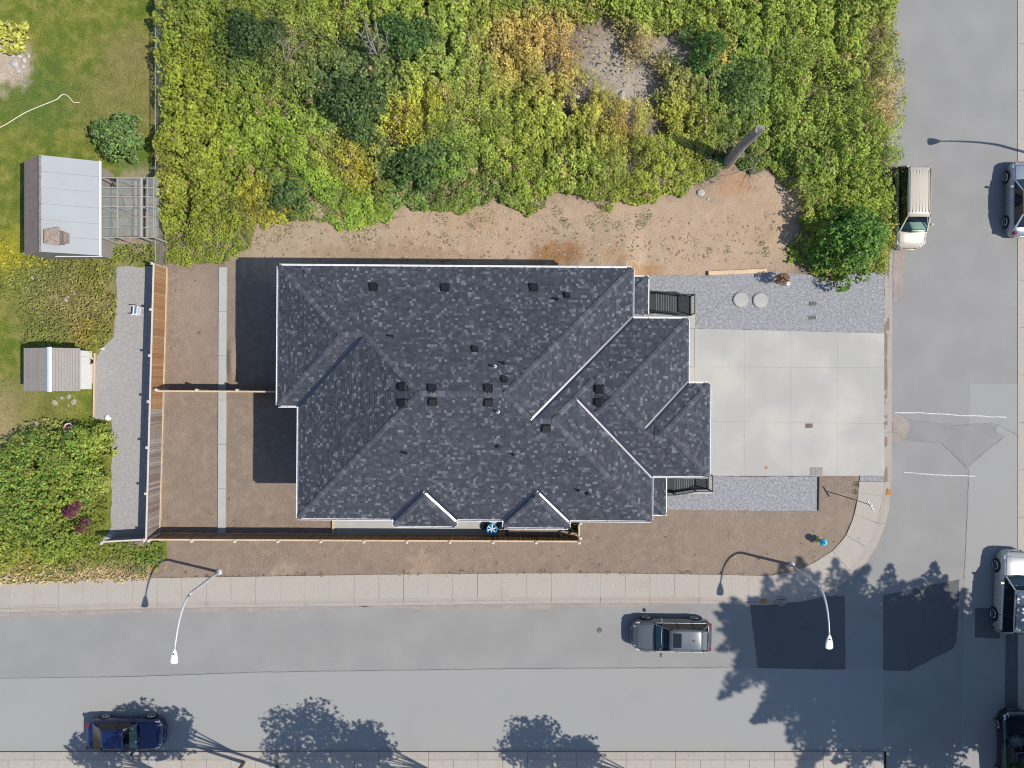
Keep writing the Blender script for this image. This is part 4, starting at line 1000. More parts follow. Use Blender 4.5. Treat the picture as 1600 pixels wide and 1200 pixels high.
car('pearl white sport utility with ribbed roof, its rear half in tree shade', 'sport utility', GR(1573, 920), D(87.2), dict(L=4.75, W=1.92, H=1.80, paint='p_white', hood=1.06, belt=1.12, wb=.98, rf=.36, rr=-2.05, gb=-2.28, rw=.68, doors=[.75, -.25, -1.25], pillars=[-.2, -1.2], axles=(1.44, -1.38), rails=.90, ribs=rb(-.62, -1.9, 7, .48), seam=-.52, wr=.37, dark=1))
car('dark blue car parked at the bottom edge, facing right', 'car', GR(205, 1139), D(0.5), dict(L=4.45, W=1.79, H=1.47, paint='p_blue', hood=.92, belt=.97, wb=.90, rf=.22, rr=-1.05, gb=-1.72, rw=.58, doors=[.68, -.26, -1.1], pillars=[-.2], axles=(1.36, -1.28), wr=.32, tail=1.0, dark=1))
car('black car in deep tree shade at the lower right corner', 'car', GR(1577, 1164), D(91), dict(L=4.6, W=1.84, H=1.62, paint='p_dark', hood=.98, belt=1.05, wb=.98, rf=.32, rr=-1.75, gb=-2.05, rw=.63, doors=[.75, -.25, -1.2], pillars=[-.2, -1.1], axles=(1.40, -1.36), wr=.34, dark=1))

# ------------------------------------------------------------------ sheds and greenhouse
def gable_shed(name, label, ew, rx, ee, yt, yb, ze, zr, mw, me_, mr, ridge_w, oh=.12, wallmats=('darkwall', 'shedwall'), strips=0):
    """ew/rx/ee = photo columns of west eave, ridge and east eave; yt/yb = photo rows at the east eave"""
    W = lambda px, z: at(px, 0, z).x; xw, xr, xe = W(ew, ze), W(rx, zr), W(ee, ze); y0 = at(0, yb, ze).y; y1 = at(0, yt, ze).y
    t = thing(name, label, 'shed', ((xw + xe) / 2, (y0 + y1) / 2, .06))
    MB().prism([(xw + oh, y0 + oh), (xe - oh * 2.8, y0 + oh), (xe - oh * 2.8, y1 - oh), (xw + oh, y1 - oh)], -.1, ze - .03).build('wall', M[wallmats[1]], t)
    gb = MB()
    for y in (y0 + oh, y1 - oh): gb.add([(xw + oh, y, ze - .05), (xe - oh * 1.8, y, ze - .05), (xr, y, zr - .06)], [(0, 1, 2)])
    gb.build('gable', M[wallmats[1]], t)
    def slope(a, za, b, zb, mat, nm, n):
        mb = MB(); L = y1 - y0
        for i in range(n):
            ya_ = y0 + L * i / n + (.004 if i else 0); yb_ = y0 + L * (i + 1) / n - .004; z = .006 * (i % 2)
            MB().add([(a, ya_, za + z), (b, ya_, zb + z), (b, yb_, zb + z), (a, yb_, za + z), (a, ya_, za - .04), (b, ya_, zb - .04), (b, yb_, zb - .04), (a, yb_, za - .04)], [(0, 1, 2, 3), (7, 6, 5, 4), (0, 4, 5, 1), (1, 5, 6, 2), (2, 6, 7, 3), (3, 7, 4, 0)]).build(nm, M[mat], t)
    return t, (xw, xr, xe, y0, y1), slope
t, (xw, xr, xe, y0, y1), slope = gable_shed('garden_shed', 'white metal roofed shed on the lawn beside the lath greenhouse', 38, 61.5, 155.5, 252, 399, 2.3, 3.5, None, None, None, .3, wallmats=('darkwall', 'shedgrey'))
slope(xr, 3.5, xe, 2.3, 'shedwhite', 'roof_sheet', 6); slope(xr, 3.49, xw, 2.3, 'shedbrown', 'roof_felt', 3)
rr_ = random.Random(3); y = y0
while y < y1 - .05:      # row of ridge shakes
    e = min(y + rr_.uniform(.12, .2), y1)
    MB().add([(xr - .12, y, 3.44), (xr + .0, y, 3.545), (xr + .10, y, 3.49 + rr_.uniform(0, .03)), (xr - .12, e - .01, 3.44), (xr, e - .01, 3.54), (xr + .06 + rr_.uniform(0, .06), e - .01, 3.49)], [(0, 1, 4, 3), (1, 2, 5, 4)]).build('ridge_shake', M['shedridge'], t); y = e
MB().box((xe + .03, (y0 + y1) / 2, 2.28), (.06, y1 - y0 + .04, .14)).build('barge_board', M['trim'], t)
MB().box(((xr + xe) / 2, y0 - .01, 2.0), (xe - xr, .04, .1)).build('sill_beam', M['lead'], t)
# roof box (squat flue housing)
q0 = at(88, 371, 3.3)
ch = MB().box((q0.x, q0.y, 3.2), (.62, .72, .95)).build('flue_housing', M['shedridge'], t)
MB().prism([(q0.x - .40, q0.y - .40), (q0.x + .40, q0.y - .52), (q0.x + .40, q0.y + .48), (q0.x - .40, q0.y + .36)], 3.68, 3.74).build('flue_cover', mk('mottled_rust', (.36, .29, .24), .9, var=.35, scale=6, fine=14, col2=(.22, .15, .11)), ch)
MB().box((q0.x + .46, q0.y, 3.15), (.16, .56, .3)).build('flue_side', M['shedbrown'], ch)
# white end shed
t, (xw, xr, xe, y0, y1), slope = gable_shed('garden_shed', 'small grey roofed shed with a pale ridge cap and white end wall', 37, 75.5, 125, 544, 611, 1.85, 2.5, None, None, None, .3, oh=.10)
slope(xr, 2.5, xe, 1.85, 'shedgrey', 'roof_sheet', 1); slope(xr, 2.495, xw, 1.85, 'shedgrey', 'roof_sheet', 1)
mbv = MB(); nrib = 20
for s_ in (0, 1):
    xa, xb = (xr, xe) if s_ else (xr, xw)
    for i in range(11):
        f = (i + .5) / 11; x = xa + (xb - xa) * f; z = 2.5 + (1.85 - 2.5) * f
        MB().bar((x, y0, z + .012), (x, y1, z + .012), .02, .02).build('roof_rib', M['shedgrey'], t)
MB().add([(xr - .16, y0 - .03, 2.44), (xr - .05, y0 - .03, 2.535), (xr + .05, y0 - .03, 2.535), (xr + .16, y0 - .03, 2.44), (xr - .16, y1 + .03, 2.44), (xr - .05, y1 + .03, 2.535), (xr + .05, y1 + .03, 2.535), (xr + .16, y1 + .03, 2.44)], [(0, 1, 5, 4), (1, 2, 6, 5), (2, 3, 7, 6)]).build('ridge_cap', M['ridgeblue'], t)
MB().box((xe - .25, (y0 + y1) / 2, .92), (.05, 1.5, 1.75)).build('door', M['shedwall'], t)
# lath greenhouse
ZG = 2.0
gx = [at(p, 0, ZG).x for p in (157.5, 184.5, 222, 231, 241)]; gy = [at(0, p, ZG).y for p in (278, 293, 307.5, 323, 339, 356, 371)]
t = thing('greenhouse', 'open lath greenhouse with clear corrugated roof between shed and chain link fence', 'greenhouse', ((gx[0] + gx[-1]) / 2, (gy[0] + gy[-1]) / 2, .06))
MB().box(((gx[0] + gx[-1]) / 2, (gy[0] + gy[-1]) / 2, .07), (gx[-1] - gx[0], gy[0] - gy[-1], .06)).build('earth_floor', M['clod'], t)
for x in (gx[0] + .05, gx[1], gx[2], gx[4]):
    for y in (gy[0], gy[3], gy[-1]): MB().box((x, y, 1.0), (.08, .08, 2.0)).build('post', M['greylath'], t)
for y in gy: MB().box(((gx[0] + gx[-1]) / 2, y, ZG), (gx[-1] - gx[0], .04, .08)).build('rafter', M['greylath'], t)
for x, w_ in zip(gx, (.06, .08, .12, .06, .06)): MB().box((x, (gy[0] + gy[-1]) / 2, ZG + .06), (w_, gy[0] - gy[-1], .05)).build('beam', M['greylath'], t)
def corr(x0, x1, y0, y1, z, name):
    mb = MB(); n = max(4, int(abs(y1 - y0) / .032)); vs = []
    for i in range(n + 1):
        y = y0 + (y1 - y0) * i / n; zz = z + (.02 if i % 2 else 0); vs += [(x0, y, zz), (x1, y, zz)]
    mb.add(vs, [(2 * i, 2 * i + 1, 2 * i + 3, 2 * i + 2) for i in range(n)]); return mb.build(name, M['poly'], t)
for k in range(len(gy) - 1):
    corr(gx[1] + .03, gx[2] - .03, gy[k] - .04, gy[k + 1] + .04, ZG + .10, 'roof_sheet'); corr(gx[3] + .02, at(249, 0, ZG).x, gy[k] - .04, gy[k + 1] + .04, ZG + .08, 'roof_sheet')
    if k != 0: corr(gx[0], gx[1] - .03, gy[k] - .04, gy[k + 1] + .04, ZG + .02, 'roof_sheet')
for k, (px, py, a, b, c) in enumerate([(176, 300, .5, .4, .4), (170, 326, .7, .35, .3), (196, 350, .9, .5, .5), (206, 318, .5, .9, .35)]):
    p = at(px, py); tag(MB().box((p.x, p.y, .1 + c / 2), (a, b, c), rz=.1 * k).build('wooden_crate', M['deadwood'], bevel=.02), ['small pale crate nearest the upper left corner under the greenhouse roof', 'low wooden crate against the shed under the greenhouse roof', 'large wooden crate at the lower end under the clear greenhouse sheets', 'long upright crate in the middle under the clear greenhouse sheets'][k], 'crate', 'crates under the greenhouse roof')

# ------------------------------------------------------------------ small things
def lid(px, py, r, z, mat, label, cat, ring=None, name='manhole_cover', h=.03, n=28):
    p = at(px, py); t = thing(name, label, cat, (p.x, p.y, z)); r /= PPM
    MB().lathe([(r, -.05), (r, h * .8), (r * .97, h)], (0, 0, 0), n).build('cover', M[mat], t, world=False)
    if ring: MB().tube([(r * 1.04 * math.cos(a), r * 1.04 * math.sin(a), h * .4) for a in [2 * math.pi * k / n for k in range(n + 1)]], .025, 6).build('rim', M[ring], t, world=False)
    return t
lid(1156, 469, 11.2, .16, 'slab', 'round concrete lid in the gravel, nearer the stairs', 'lid', 'curb', h=.09)
lid(1186.5, 470, 11.2, .16, 'slab', 'round concrete lid in the gravel, nearer the utility boxes', 'lid', 'curb', h=.09)
lid(1562, 671, 7.5, .012, 'asphalt_pale', 'pale eight sided manhole cover at the edge of the road patch', 'manhole cover', None, h=.012, n=8)
lid(936.5, 984.5, 4.2, .0, 'iron', 'small round iron valve cover in the lower road', 'valve cover', None, h=.012, n=16)
lid(1195.5, 730.5, 2.4, .17, 'rust', 'tiny round brown cap in the driveway', 'drain cap', None, h=.012, n=14)
lid(1341, 841, 2.2, .122, 'curb', 'small round survey cap in the corner sidewalk', 'cap', None, h=.012, n=14)
lid(1387, 769, 4.6, .03, 'rust', 'round rusty orange lid set in the curb near the driveway corner', 'drain lid', 'slab', name='drain_lid', h=.11)
lid(1192, 938.5, 5.0, .02, 'rust', 'round rusty red lid set in the curb beside the slotted drain', 'drain lid', 'slab', name='drain_lid', h=.12)
p = at(1219, 937.5); t = thing('storm_drain', 'slotted storm drain grate in the shaded bend of the curb', 'storm drain', (p.x, p.y, .1))
MB().lathe([(.32, -.08), (.32, .035), (.30, .045)], (0, 0, 0), 24).build('collar', M['curb'], t, world=False)
for k in range(4):
    y = -.2 + .13 * k; hl_ = math.sqrt(max(.0, .27 ** 2 - y * y)); MB().box((0, y, .05), (2 * hl_, .06, .02)).build('slot_bar', M['rust'] if k % 2 else M['iron'], t, world=False)
def plate(px, py, wx, wy, z, mat, label, cat='utility lid', name='utility_lid'):
    p = at(px, py); t = thing(name, label, cat, (p.x, p.y, z)); a, b = wx / PPM, wy / PPM
    MB().box((0, 0, 0), (a, b, .05)).build('frame', M['curb'], t, world=False, bevel=.01)
    for k in range(3): MB().box((-a * .3 + a * .3 * k, 0, .026), (a * .26, b * .8, .02)).build('plate', M[mat], t, world=False)
plate(1269, 475, 11.5, 7.5, .165, 'iron', 'grey utility box lid in the gravel, further from the driveway')
plate(1268, 497, 11.5, 7, .165, 'iron', 'grey utility box lid in the gravel, closer to the driveway')
M['rustlid'] = mk('brown_lid', (.17, .105, .09), .85, var=.25, scale=9)
M['greylid'] = mk('grey_lid', (.26, .24, .22), .85, var=.2, scale=9)
plate(1262.5, 665, 12, 7.5, .168, 'rustlid', 'small brown rectangular lid in the middle of the driveway')
plate(1274, 736, 20, 13, .168, 'greylid', 'large grey lid at the south edge of the driveway')
def cable(name, pts, r, mat, label, cat, z=.17):
    P_ = [at(*q) + Vector((0, 0, z)) for q in pts]
    sm = []
    for i in range(len(P_) - 1):
        p0, p1, p2, p3 = P_[max(i - 1, 0)], P_[i], P_[i + 1], P_[min(i + 2, len(P_) - 1)]
        for k in range(6):
            f = k / 6; sm.append(.5 * ((2 * p1) + (p2 - p0) * f + (2 * p0 - 5 * p1 + 4 * p2 - p3) * f * f + (3 * p1 - p0 - 3 * p2 + p3) * f ** 3))
    return tag(MB().tube(sm + [P_[-1]], r, 6).build(name, mat, smooth=True), label, cat)
cable('garden_hose', [(-30, 212), (5, 199), (40, 178), (70, 165), (90, 157), (98, 150), (104, 149), (111, 154), (117, 161), (126, 161.5)], .026, M['hose'], 'pale garden hose lying in a bend across the lawn', 'hose', .13)
cable('cable', [(1086, 508), (1092, 498), (1099, 492), (1113, 486), (1124, 472), (1133, 466), (1146, 462), (1160, 453), (1172, 446), (1180, 445)], .011, M['curb'], 'thin cable winding across the northern gravel bed', 'cable', .165)
# road sign
p = at(1333, 780); t = thing('road_sign', 'road sign with one thin blade on a metal post at the corner sidewalk edge', 'road sign', (p.x, p.y, .1))
MB().tube([(0, 0, 0), (0, 0, 2.25)], .03, 8).build('post', M['galv'], t, world=False)
dv = Vector((9, -15, 0)).normalized(); nv = Vector((dv.y, -dv.x, 0)); oc = []
oc = [dv * x + Vector((0, 0, z)) for x, z in ((-.34, 2.02), (.34, 2.02), (.34, 2.19), (-.34, 2.19))]
sg = MB().add([v + nv * .045 for v in oc] + [v + nv * .035 for v in oc], [(0, 1, 2, 3), (7, 6, 5, 4)] + [(i, (i + 1) % 4, 4 + (i + 1) % 4, 4 + i) for i in range(4)]).build('sign_plate', M['galv'], t, world=False)
# hydrant
p = at(1278, 843); t = thing('fire_hydrant', 'fire hydrant with yellow barrel and sky blue cap on the bare corner', 'fire hydrant', (p.x, p.y, .08))
MB().lathe([(.19, 0), (.19, .05), (.13, .07), (.125, .62), (.16, .66), (.16, .72)], (0, 0, 0), 18).build('barrel', M['hydyellow'], t, world=False, smooth=True)
MB().lathe([(.205, .72), (.205, .76), (.17, .84), (.10, .93), (.045, .96), (.04, 1.03)], (0, 0, 0), 18).build('bonnet', M['hydblue'], t, world=False, smooth=True)
for a in (0.6, 0.6 + math.pi / 2 * 1.35, 0.6 + math.pi * 1.3):
    d = Vector((math.cos(a), math.sin(a), 0)); MB().tube([d * .1 + Vector((0, 0, .52)), d * .24 + Vector((0, 0, .52))], [.075, .085], 12).build('outlet_cap', M['hydblue'], t, world=False)
# garden chair beside the west fence
p = at(221, 487); t = thing('garden_chair', 'white plastic garden chair on the gravel lane beside the timber fence', 'chair', (p.x, p.y, .15), math.radians(175))
MB().box((0, 0, .42), (.46, .46, .03)).build('seat', M['whiteplastic'], t, world=False, bevel=.012)
for k in range(5): MB().box((-.25 - .02 * 0, -.18 + .09 * k, .66), (.03, .06, .46)).build('back_slat', M['whiteplastic'], t, world=False)
MB().box((-.26, 0, .90), (.035, .48, .08)).build('back_rail', M['whiteplastic'], t, world=False, bevel=.01)
for sx in (-.2, .2):
    for sy in (-.21, .21): MB().box((sx, sy, .21), (.045, .045, .42)).build('leg', M['whiteplastic'], t, world=False)
for sy in (-.25, .25): MB().box((0, sy, .64), (.46, .05, .03)).build('armrest', M['whiteplastic'], t, world=False, bevel=.01); MB().box((.2, sy, .53), (.04, .04, .22)).build('arm_post', M['whiteplastic'], t, world=False)
def rock(px, py, r, label, z=.08, mat='stone', cat='rock', name='rock', flat=.7, seed=0, h=0, group=None):
    bm = bmesh.new(); bmesh.ops.create_icosphere(bm, subdivisions=2, radius=r / PPM); rr = random.Random(int(px * 7 + py + seed))
    sx, sy = rr.uniform(.8, 1.25), rr.uniform(.8, 1.2); ph = [Vector((rr.uniform(-1, 1), rr.uniform(-1, 1), rr.uniform(-1, 1))).normalized() for _ in range(9)]; cut = [rr.uniform(.55, .9) for _ in range(9)]
    for v in bm.verts:
        d = v.co.normalized(); R_ = 1.
        for q, c in zip(ph, cut):
            dd = d.dot(q)
            if dd > .1: R_ = min(R_, c / dd)
        v.co = Vector((d.x * sx, d.y * sy, d.z * flat)) * R_ * r / PPM
    me = bpy.data.meshes.new(name); bm.to_mesh(me); bm.free(); me.materials.append(M[mat])
    o = link(name, me); p = at(px, py, h); o.location = (p.x, p.y, z); return tag(o, label, cat, group)
rock(84, 465, 6, 'dark grey boulder in the dry flower bed below the white roofed shed', mat='curb'); rock(106, 468, 6.5, 'larger grey boulder in the dry flower bed below the white roofed shed'); rock(119, 459, 4, 'smallest pale boulder in the dry flower bed', mat='slab'); rock(52, 435, 3.5, 'single pale rock in the pale leafy patch below the shed', mat='slab')
rock(970, 153, 10, 'big pale boulder in the bare patch among the brambles', .12, 'slab', flat=.6); rock(994, 158, 4, 'small pale rock right of the boulder in the bare patch', .1, 'slab'); rock(950, 85, 4, 'small pale rock at the top of the bare patch', .1, 'slab'); rock(902, 154, 5, 'grey rock left of the bare patch in the brambles', .25, 'stone')
rock(170, 652, 4.5, 'white rock at the inner corner of the gravel lane, the left one', .2, 'whiteplastic'); rock(173.5, 654, 3.2, 'white rock at the inner corner of the gravel lane, the right one', .2, 'whiteplastic')
rock(160, 545.5, 3, 'dark stone at the narrow corner of the gravel lane', .18, 'curb'); rock(164, 545, 2.4, 'white stone at the narrow corner of the gravel lane', .18, 'whiteplastic'); rock(12, 902, 5, 'pale rock in the dry grass by the sidewalk edge', .1, 'slab')
rock(60, 662, 5.5, 'round grey stone in the pale leafy bed by the big garden bush', .2, 'curb')
rock(1094, 303, 7, 'grey weathered rock at the edge of the bare earth under the brambles', .12, 'stone'); rock(1106, 312, 2.4, 'white stone on the bare earth near the snag', .1, 'slab')
rr_ = random.Random(77); gk = 0
for (px, py) in [(88, 629), (98, 622), (109, 620), (109, 634), (116, 628)]:
    rock(px, py, rr_.uniform(4, 6.5) if px != 98 else 3.5, ['leftmost grey stepping stone in the lawn behind the white ended shed', 'smallest stepping stone in the lawn behind the white ended shed', 'stepping stone nearest the white ended shed', 'stepping stone furthest from the white ended shed', 'stepping stone nearest the gravel lane'][gk], .09, 'curb', 'stepping stone', 'stepping_stone', .16, group='stepping stones in the lawn'); gk += 1
# stones ringing the planter at the top left corner
for k, (px, py, r) in enumerate([(24, 100, 7), (33, 88, 5), (40, 95, 5), (46, 88, 4), (37, 105, 4), (30, 112, 4), (22, 88, 4)]):
    rock(px, py, r, ['largest grey stone at the planted corner of the lawn', 'grey stone above the largest one at the planted corner', 'grey stone right of the largest one at the planted corner', 'outermost grey stone at the planted corner of the lawn', 'small stone below the largest at the planted corner, right side', 'lowest small stone at the planted corner of the lawn', 'small grey stone touching the yellow leaves at the planted corner'][k], .12, 'stone', 'stone', 'garden_stone', .6, group='stones at the planted corner')
# pots
p = at(144.5, 565); t = thing('flower_pot', 'round dark pot beside the white end of the small shed', 'pot', (p.x, p.y, .1))
MB().lathe([(.13, 0), (.19, .34), (.20, .36), (.17, .36), (.15, .28)], (0, 0, 0), 18).build('bowl', M['black'], t, world=False); MB().lathe([(.15, .27), (.15, .29)], (0, 0, 0), 14).build('potting_soil', M['clod'], t, world=False)
p = at(117, 668); t = thing('flower_pot', 'terracotta planter with a white rim at the garden bush', 'pot', (p.x, p.y, .2))
MB().lathe([(.16, 0), (.24, .42), (.26, .46), (.20, .46), (.18, .36)], (0, 0, 0), 18).build('bowl', M['terracotta'], t, world=False); MB().tube([(.27 * math.cos(a), .27 * math.sin(a), .45) for a in [2 * math.pi * k / 20 for k in range(21)]], .03, 6).build('rim', M['trim'], t, world=False)
# clutter behind the south fence
p = at(769, 823.5); t = thing('plastic_tub', 'round blue plastic tub in the clutter behind the south fence', 'tub', (p.x, p.y, .15))
MB().lathe([(.22, 0), (.29, .5), (.31, .52), (.27, .52), (.24, .30)], (0, 0, 0), 20).build('bowl', M['blueplastic'], t, world=False, smooth=True)
for a in (.3, 1.4, 2.5): MB().bar((-.26 * math.cos(a), -.26 * math.sin(a), .47), (.26 * math.cos(a), .26 * math.sin(a), .47), .05, .03).build('folded_strap', M['lead'], t, world=False)
for k, (px, py, r) in enumerate([(757, 821, 5.5), (783, 820, 6.5), (896, 822, 7.5)]):
    rock(px, py, r, ['small black refuse bag left of the blue tub', 'black refuse bag right of the blue tub', 'large black refuse bag in the corner by the fence panel'][k], .3, 'black', 'refuse bag', 'refuse_bag', .8, group='refuse bags behind the south fence')
p = at(789, 829); t = thing('plank_stack', 'short stack of pale planks right of the blue tub', 'plank stack', (p.x, p.y, .1), .06)
for k in range(4): MB().box((0, -.14 + .09 * k, .07 + .07 * (k % 2)), (.72, .085, .06), rz=.03 * k).build('plank', M['lumber'], t, world=False)
p = at(884, 828); t = thing('wheelbarrow', 'tipped wheelbarrow with a pale tray in the fence corner', 'wheelbarrow', (p.x, p.y, .1), .7)
tr = [(-.38, -.26), (.30, -.20), (.42, 0), (.30, .20), (-.38, .26)]
mbw = MB(); mbw.add([(x * .7, y * .7, .30) for x, y in tr] + [(x, y, .55) for x, y in tr], [(4, 3, 2, 1, 0)] + [(i, (i + 1) % 5, 5 + (i + 1) % 5, 5 + i) for i in range(5)]); mbw.build('tray', M['lumber'], t, world=False)
for sy in (-.22, .22): MB().tube([(.55, sy * .3, .2), (-.2, sy, .36), (-.85, sy * 1.1, .5)], .02, 6).build('handle', M['deadwood'], t, world=False); MB().bar((-.3, sy, .36), (-.4, sy, .0), .04, .03).build('leg', M['blackmetal'], t, world=False)
MB().lathe([(.17, -.04), (.18, 0), (.17, .04)], (.55, 0, .18), 18, axis='Y').build('wheel', M['rust'], t, world=False)
# small white box by the dead shrub
p = at(1227.5, 443.5); tag(MB().box((p.x, p.y, .22), (.30, .22, .16), rz=-.5).build('white_box', M['whiteplastic'], bevel=.02), 'small white box lying by the dead brown shrub on the gravel', 'box')

# ------------------------------------------------------------------ vegetation
def rhombs(P, Nn, size, aspect=.62, fold=.10, r=rng):
    """leaf blades: two triangles folded along the midrib, at P, facing Nn"""
    n = len(P); t = r.normal(size=(n, 3)); t -= Nn * (t * Nn).sum(1, keepdims=True); t /= np.linalg.norm(t, axis=1, keepdims=True) + 1e-9
    b = np.cross(Nn, t); s = size[:, None]
    v0 = P - t * s * .5; v2 = P + t * s * .5; v1 = P + b * s * aspect * .5 + Nn * s * fold; v3 = P - b * s * aspect * .5 + Nn * s * fold
    V = np.stack([v0, v1, v2, v3], 1).reshape(-1, 3); i = np.arange(n) * 4
    F = np.stack([np.stack([i, i + 2, i + 1], -1), np.stack([i, i + 3, i + 2], -1)], 1).reshape(-1, 3)
    return V, F
def tiltn(n0, amt, r=rng):
    q = n0 + r.normal(size=n0.shape) * amt; q[:, 2] = np.abs(q[:, 2]) + .05
    return q / np.linalg.norm(q, axis=1, keepdims=True)
def leafobj(name, P, Nn, size, col, mat=None, parent=None, kind=None, aspect=.62, off=None):
    V, F = rhombs(P, Nn, size, aspect)
    if off is not None: V = V - np.array(off)
    return link(name, np_mesh(name, V, F, mat or M['leaf'], col=np.repeat(np.clip(col, .004, .9), 2, axis=0)), parent, kind=kind)
def blend(px, py, blobs, base, sharp=1.0):
    c = np.tile(np.array(base, float), (len(px), 1)); wsum = np.full(len(px), .25)
    c *= .25
    for b in blobs:
        x, y, r, col = b[:4]; k = b[4] if len(b) > 4 else 1.; sq = b[5] if len(b) > 5 else 1.
        w_ = k * np.exp(-(((px - x) / r) ** 2 + ((py - y) / r * sq) ** 2) * 1.6); c += w_[:, None] * np.array(col); wsum += w_
    return c / wsum[:, None]
LIME = (.175, .215, .022); GRN = (.085, .135, .022); DGRN = (.034, .072, .020); OLIVE = (.165, .165, .026); YEL = (.26, .215, .02); RUSTY = (.21, .115, .04); BRN = (.19, .14, .075); BGRN = (.038, .082, .036); MID = (.115, .15, .022); STRAW = (.34, .26, .14)
# --- the bramble thicket
BR = [(263, -60), (1392, -60), (1390, 66), (1392, 150), (1389, 240), (1390, 300), (1386, 350), (1384, 428), (1300, 438), (1262, 425), (1236, 405), (1246, 372), (1250, 345), (1238, 320), (1226, 296), (1196, 268), (1150, 262), (1100, 282), (1062, 306), (1020, 316), (985, 318), (955, 330), (920, 318), (885, 302), (850, 322), (815, 334), (775, 322), (735, 330), (700, 338), (662, 330), (638, 326), (610, 345), (560, 355), (505, 352), (455, 347), (425, 345), (405, 352), (398, 380), (375, 405), (345, 418), (300, 417), (263, 412)]
BLOBS = [(300, 160, 80, LIME), (270, 300, 60, OLIVE), (330, 250, 70, LIME), (290, 380, 80, (.17, .22, .024), 1.3), (360, 380, 45, (.15, .19, .025)), (420, 200, 60, (.13, .19, .024)), (450, 270, 70, (.12, .18, .022)), (395, 110, 40, DGRN, 1.2), (470, 95, 45, (.12, .14, .04)), (520, 120, 50, (.04, .06, .018), 1.3), (560, 175, 60, BGRN, 2.), (600, 120, 40, (.06, .085, .03)),
  (545, 240, 40, OLIVE), (650, 190, 45, (.22, .21, .025), 1.5), (640, 215, 20, YEL, 1.5), (560, 270, 35, YEL, .8), (680, 110, 60, (.10, .14, .03)), (740, 130, 60, (.13, .155, .035)), (800, 90, 45, (.24, .185, .05), 1.4), (860, 95, 50, (.22, .15, .055), 1.6), (850, 160, 60, (.165, .18, .03)), (640, 275, 60, (.06, .10, .03), 1.3), (700, 260, 60, (.075, .125, .024)), (780, 230, 60, (.125, .165, .024)), (760, 300, 50, (.075, .115, .025)),
  (420, 320, 40, YEL, .8), (450, 310, 30, BGRN, 1.5), (520, 320, 60, (.085, .14, .02)), (870, 220, 60, (.15, .175, .024)), (930, 200, 50, (.19, .165, .035)), (980, 205, 35, RUSTY, .8), (985, 100, 45, BRN, .8), (1030, 200, 50, OLIVE, 1.1), (900, 270, 60, (.11, .145, .026)), (1000, 260, 60, (.13, .155, .024)), (1070, 240, 50, (.13, .15, .026)), (1060, 110, 40, (.16, .14, .06), .9), (1090, 95, 32, (.045, .085, .018), 2.4), (1125, 85, 22, (.22, .13, .05), 1.6), (1135, 112, 12, (.32, .15, .03), 2.),
  (1150, 150, 40, (.05, .095, .035), 1.6), (1200, 120, 70, (.105, .155, .028), 1.4), (1280, 130, 80, (.13, .165, .024), 1.5), (1330, 90, 50, (.13, .165, .03)), (1365, 80, 20, BRN, 1.4), (1362, 150, 20, (.21, .155, .075), 3., .6), (1352, 180, 12, RUSTY, 1.5), (1280, 230, 80, (.10, .14, .022), 1.5), (1340, 250, 60, (.11, .155, .022)), (1300, 330, 60, (.115, .155, .022), 1.3), (1370, 380, 35, (.14, .155, .03)), (1240, 260, 50, (.075, .12, .024)), (1130, 250, 40, (.045, .075, .02), 1.2), (1205, 300, 30, OLIVE, .6)]
BARE = [(938, 92, 44), (950, 122, 32), (1002, 140, 36), (975, 152, 20), (1055, 80, 40), (905, 155, 18), (935, 65, 36), (858, 105, 16), (1020, 210, 12), (880, 172, 12)]
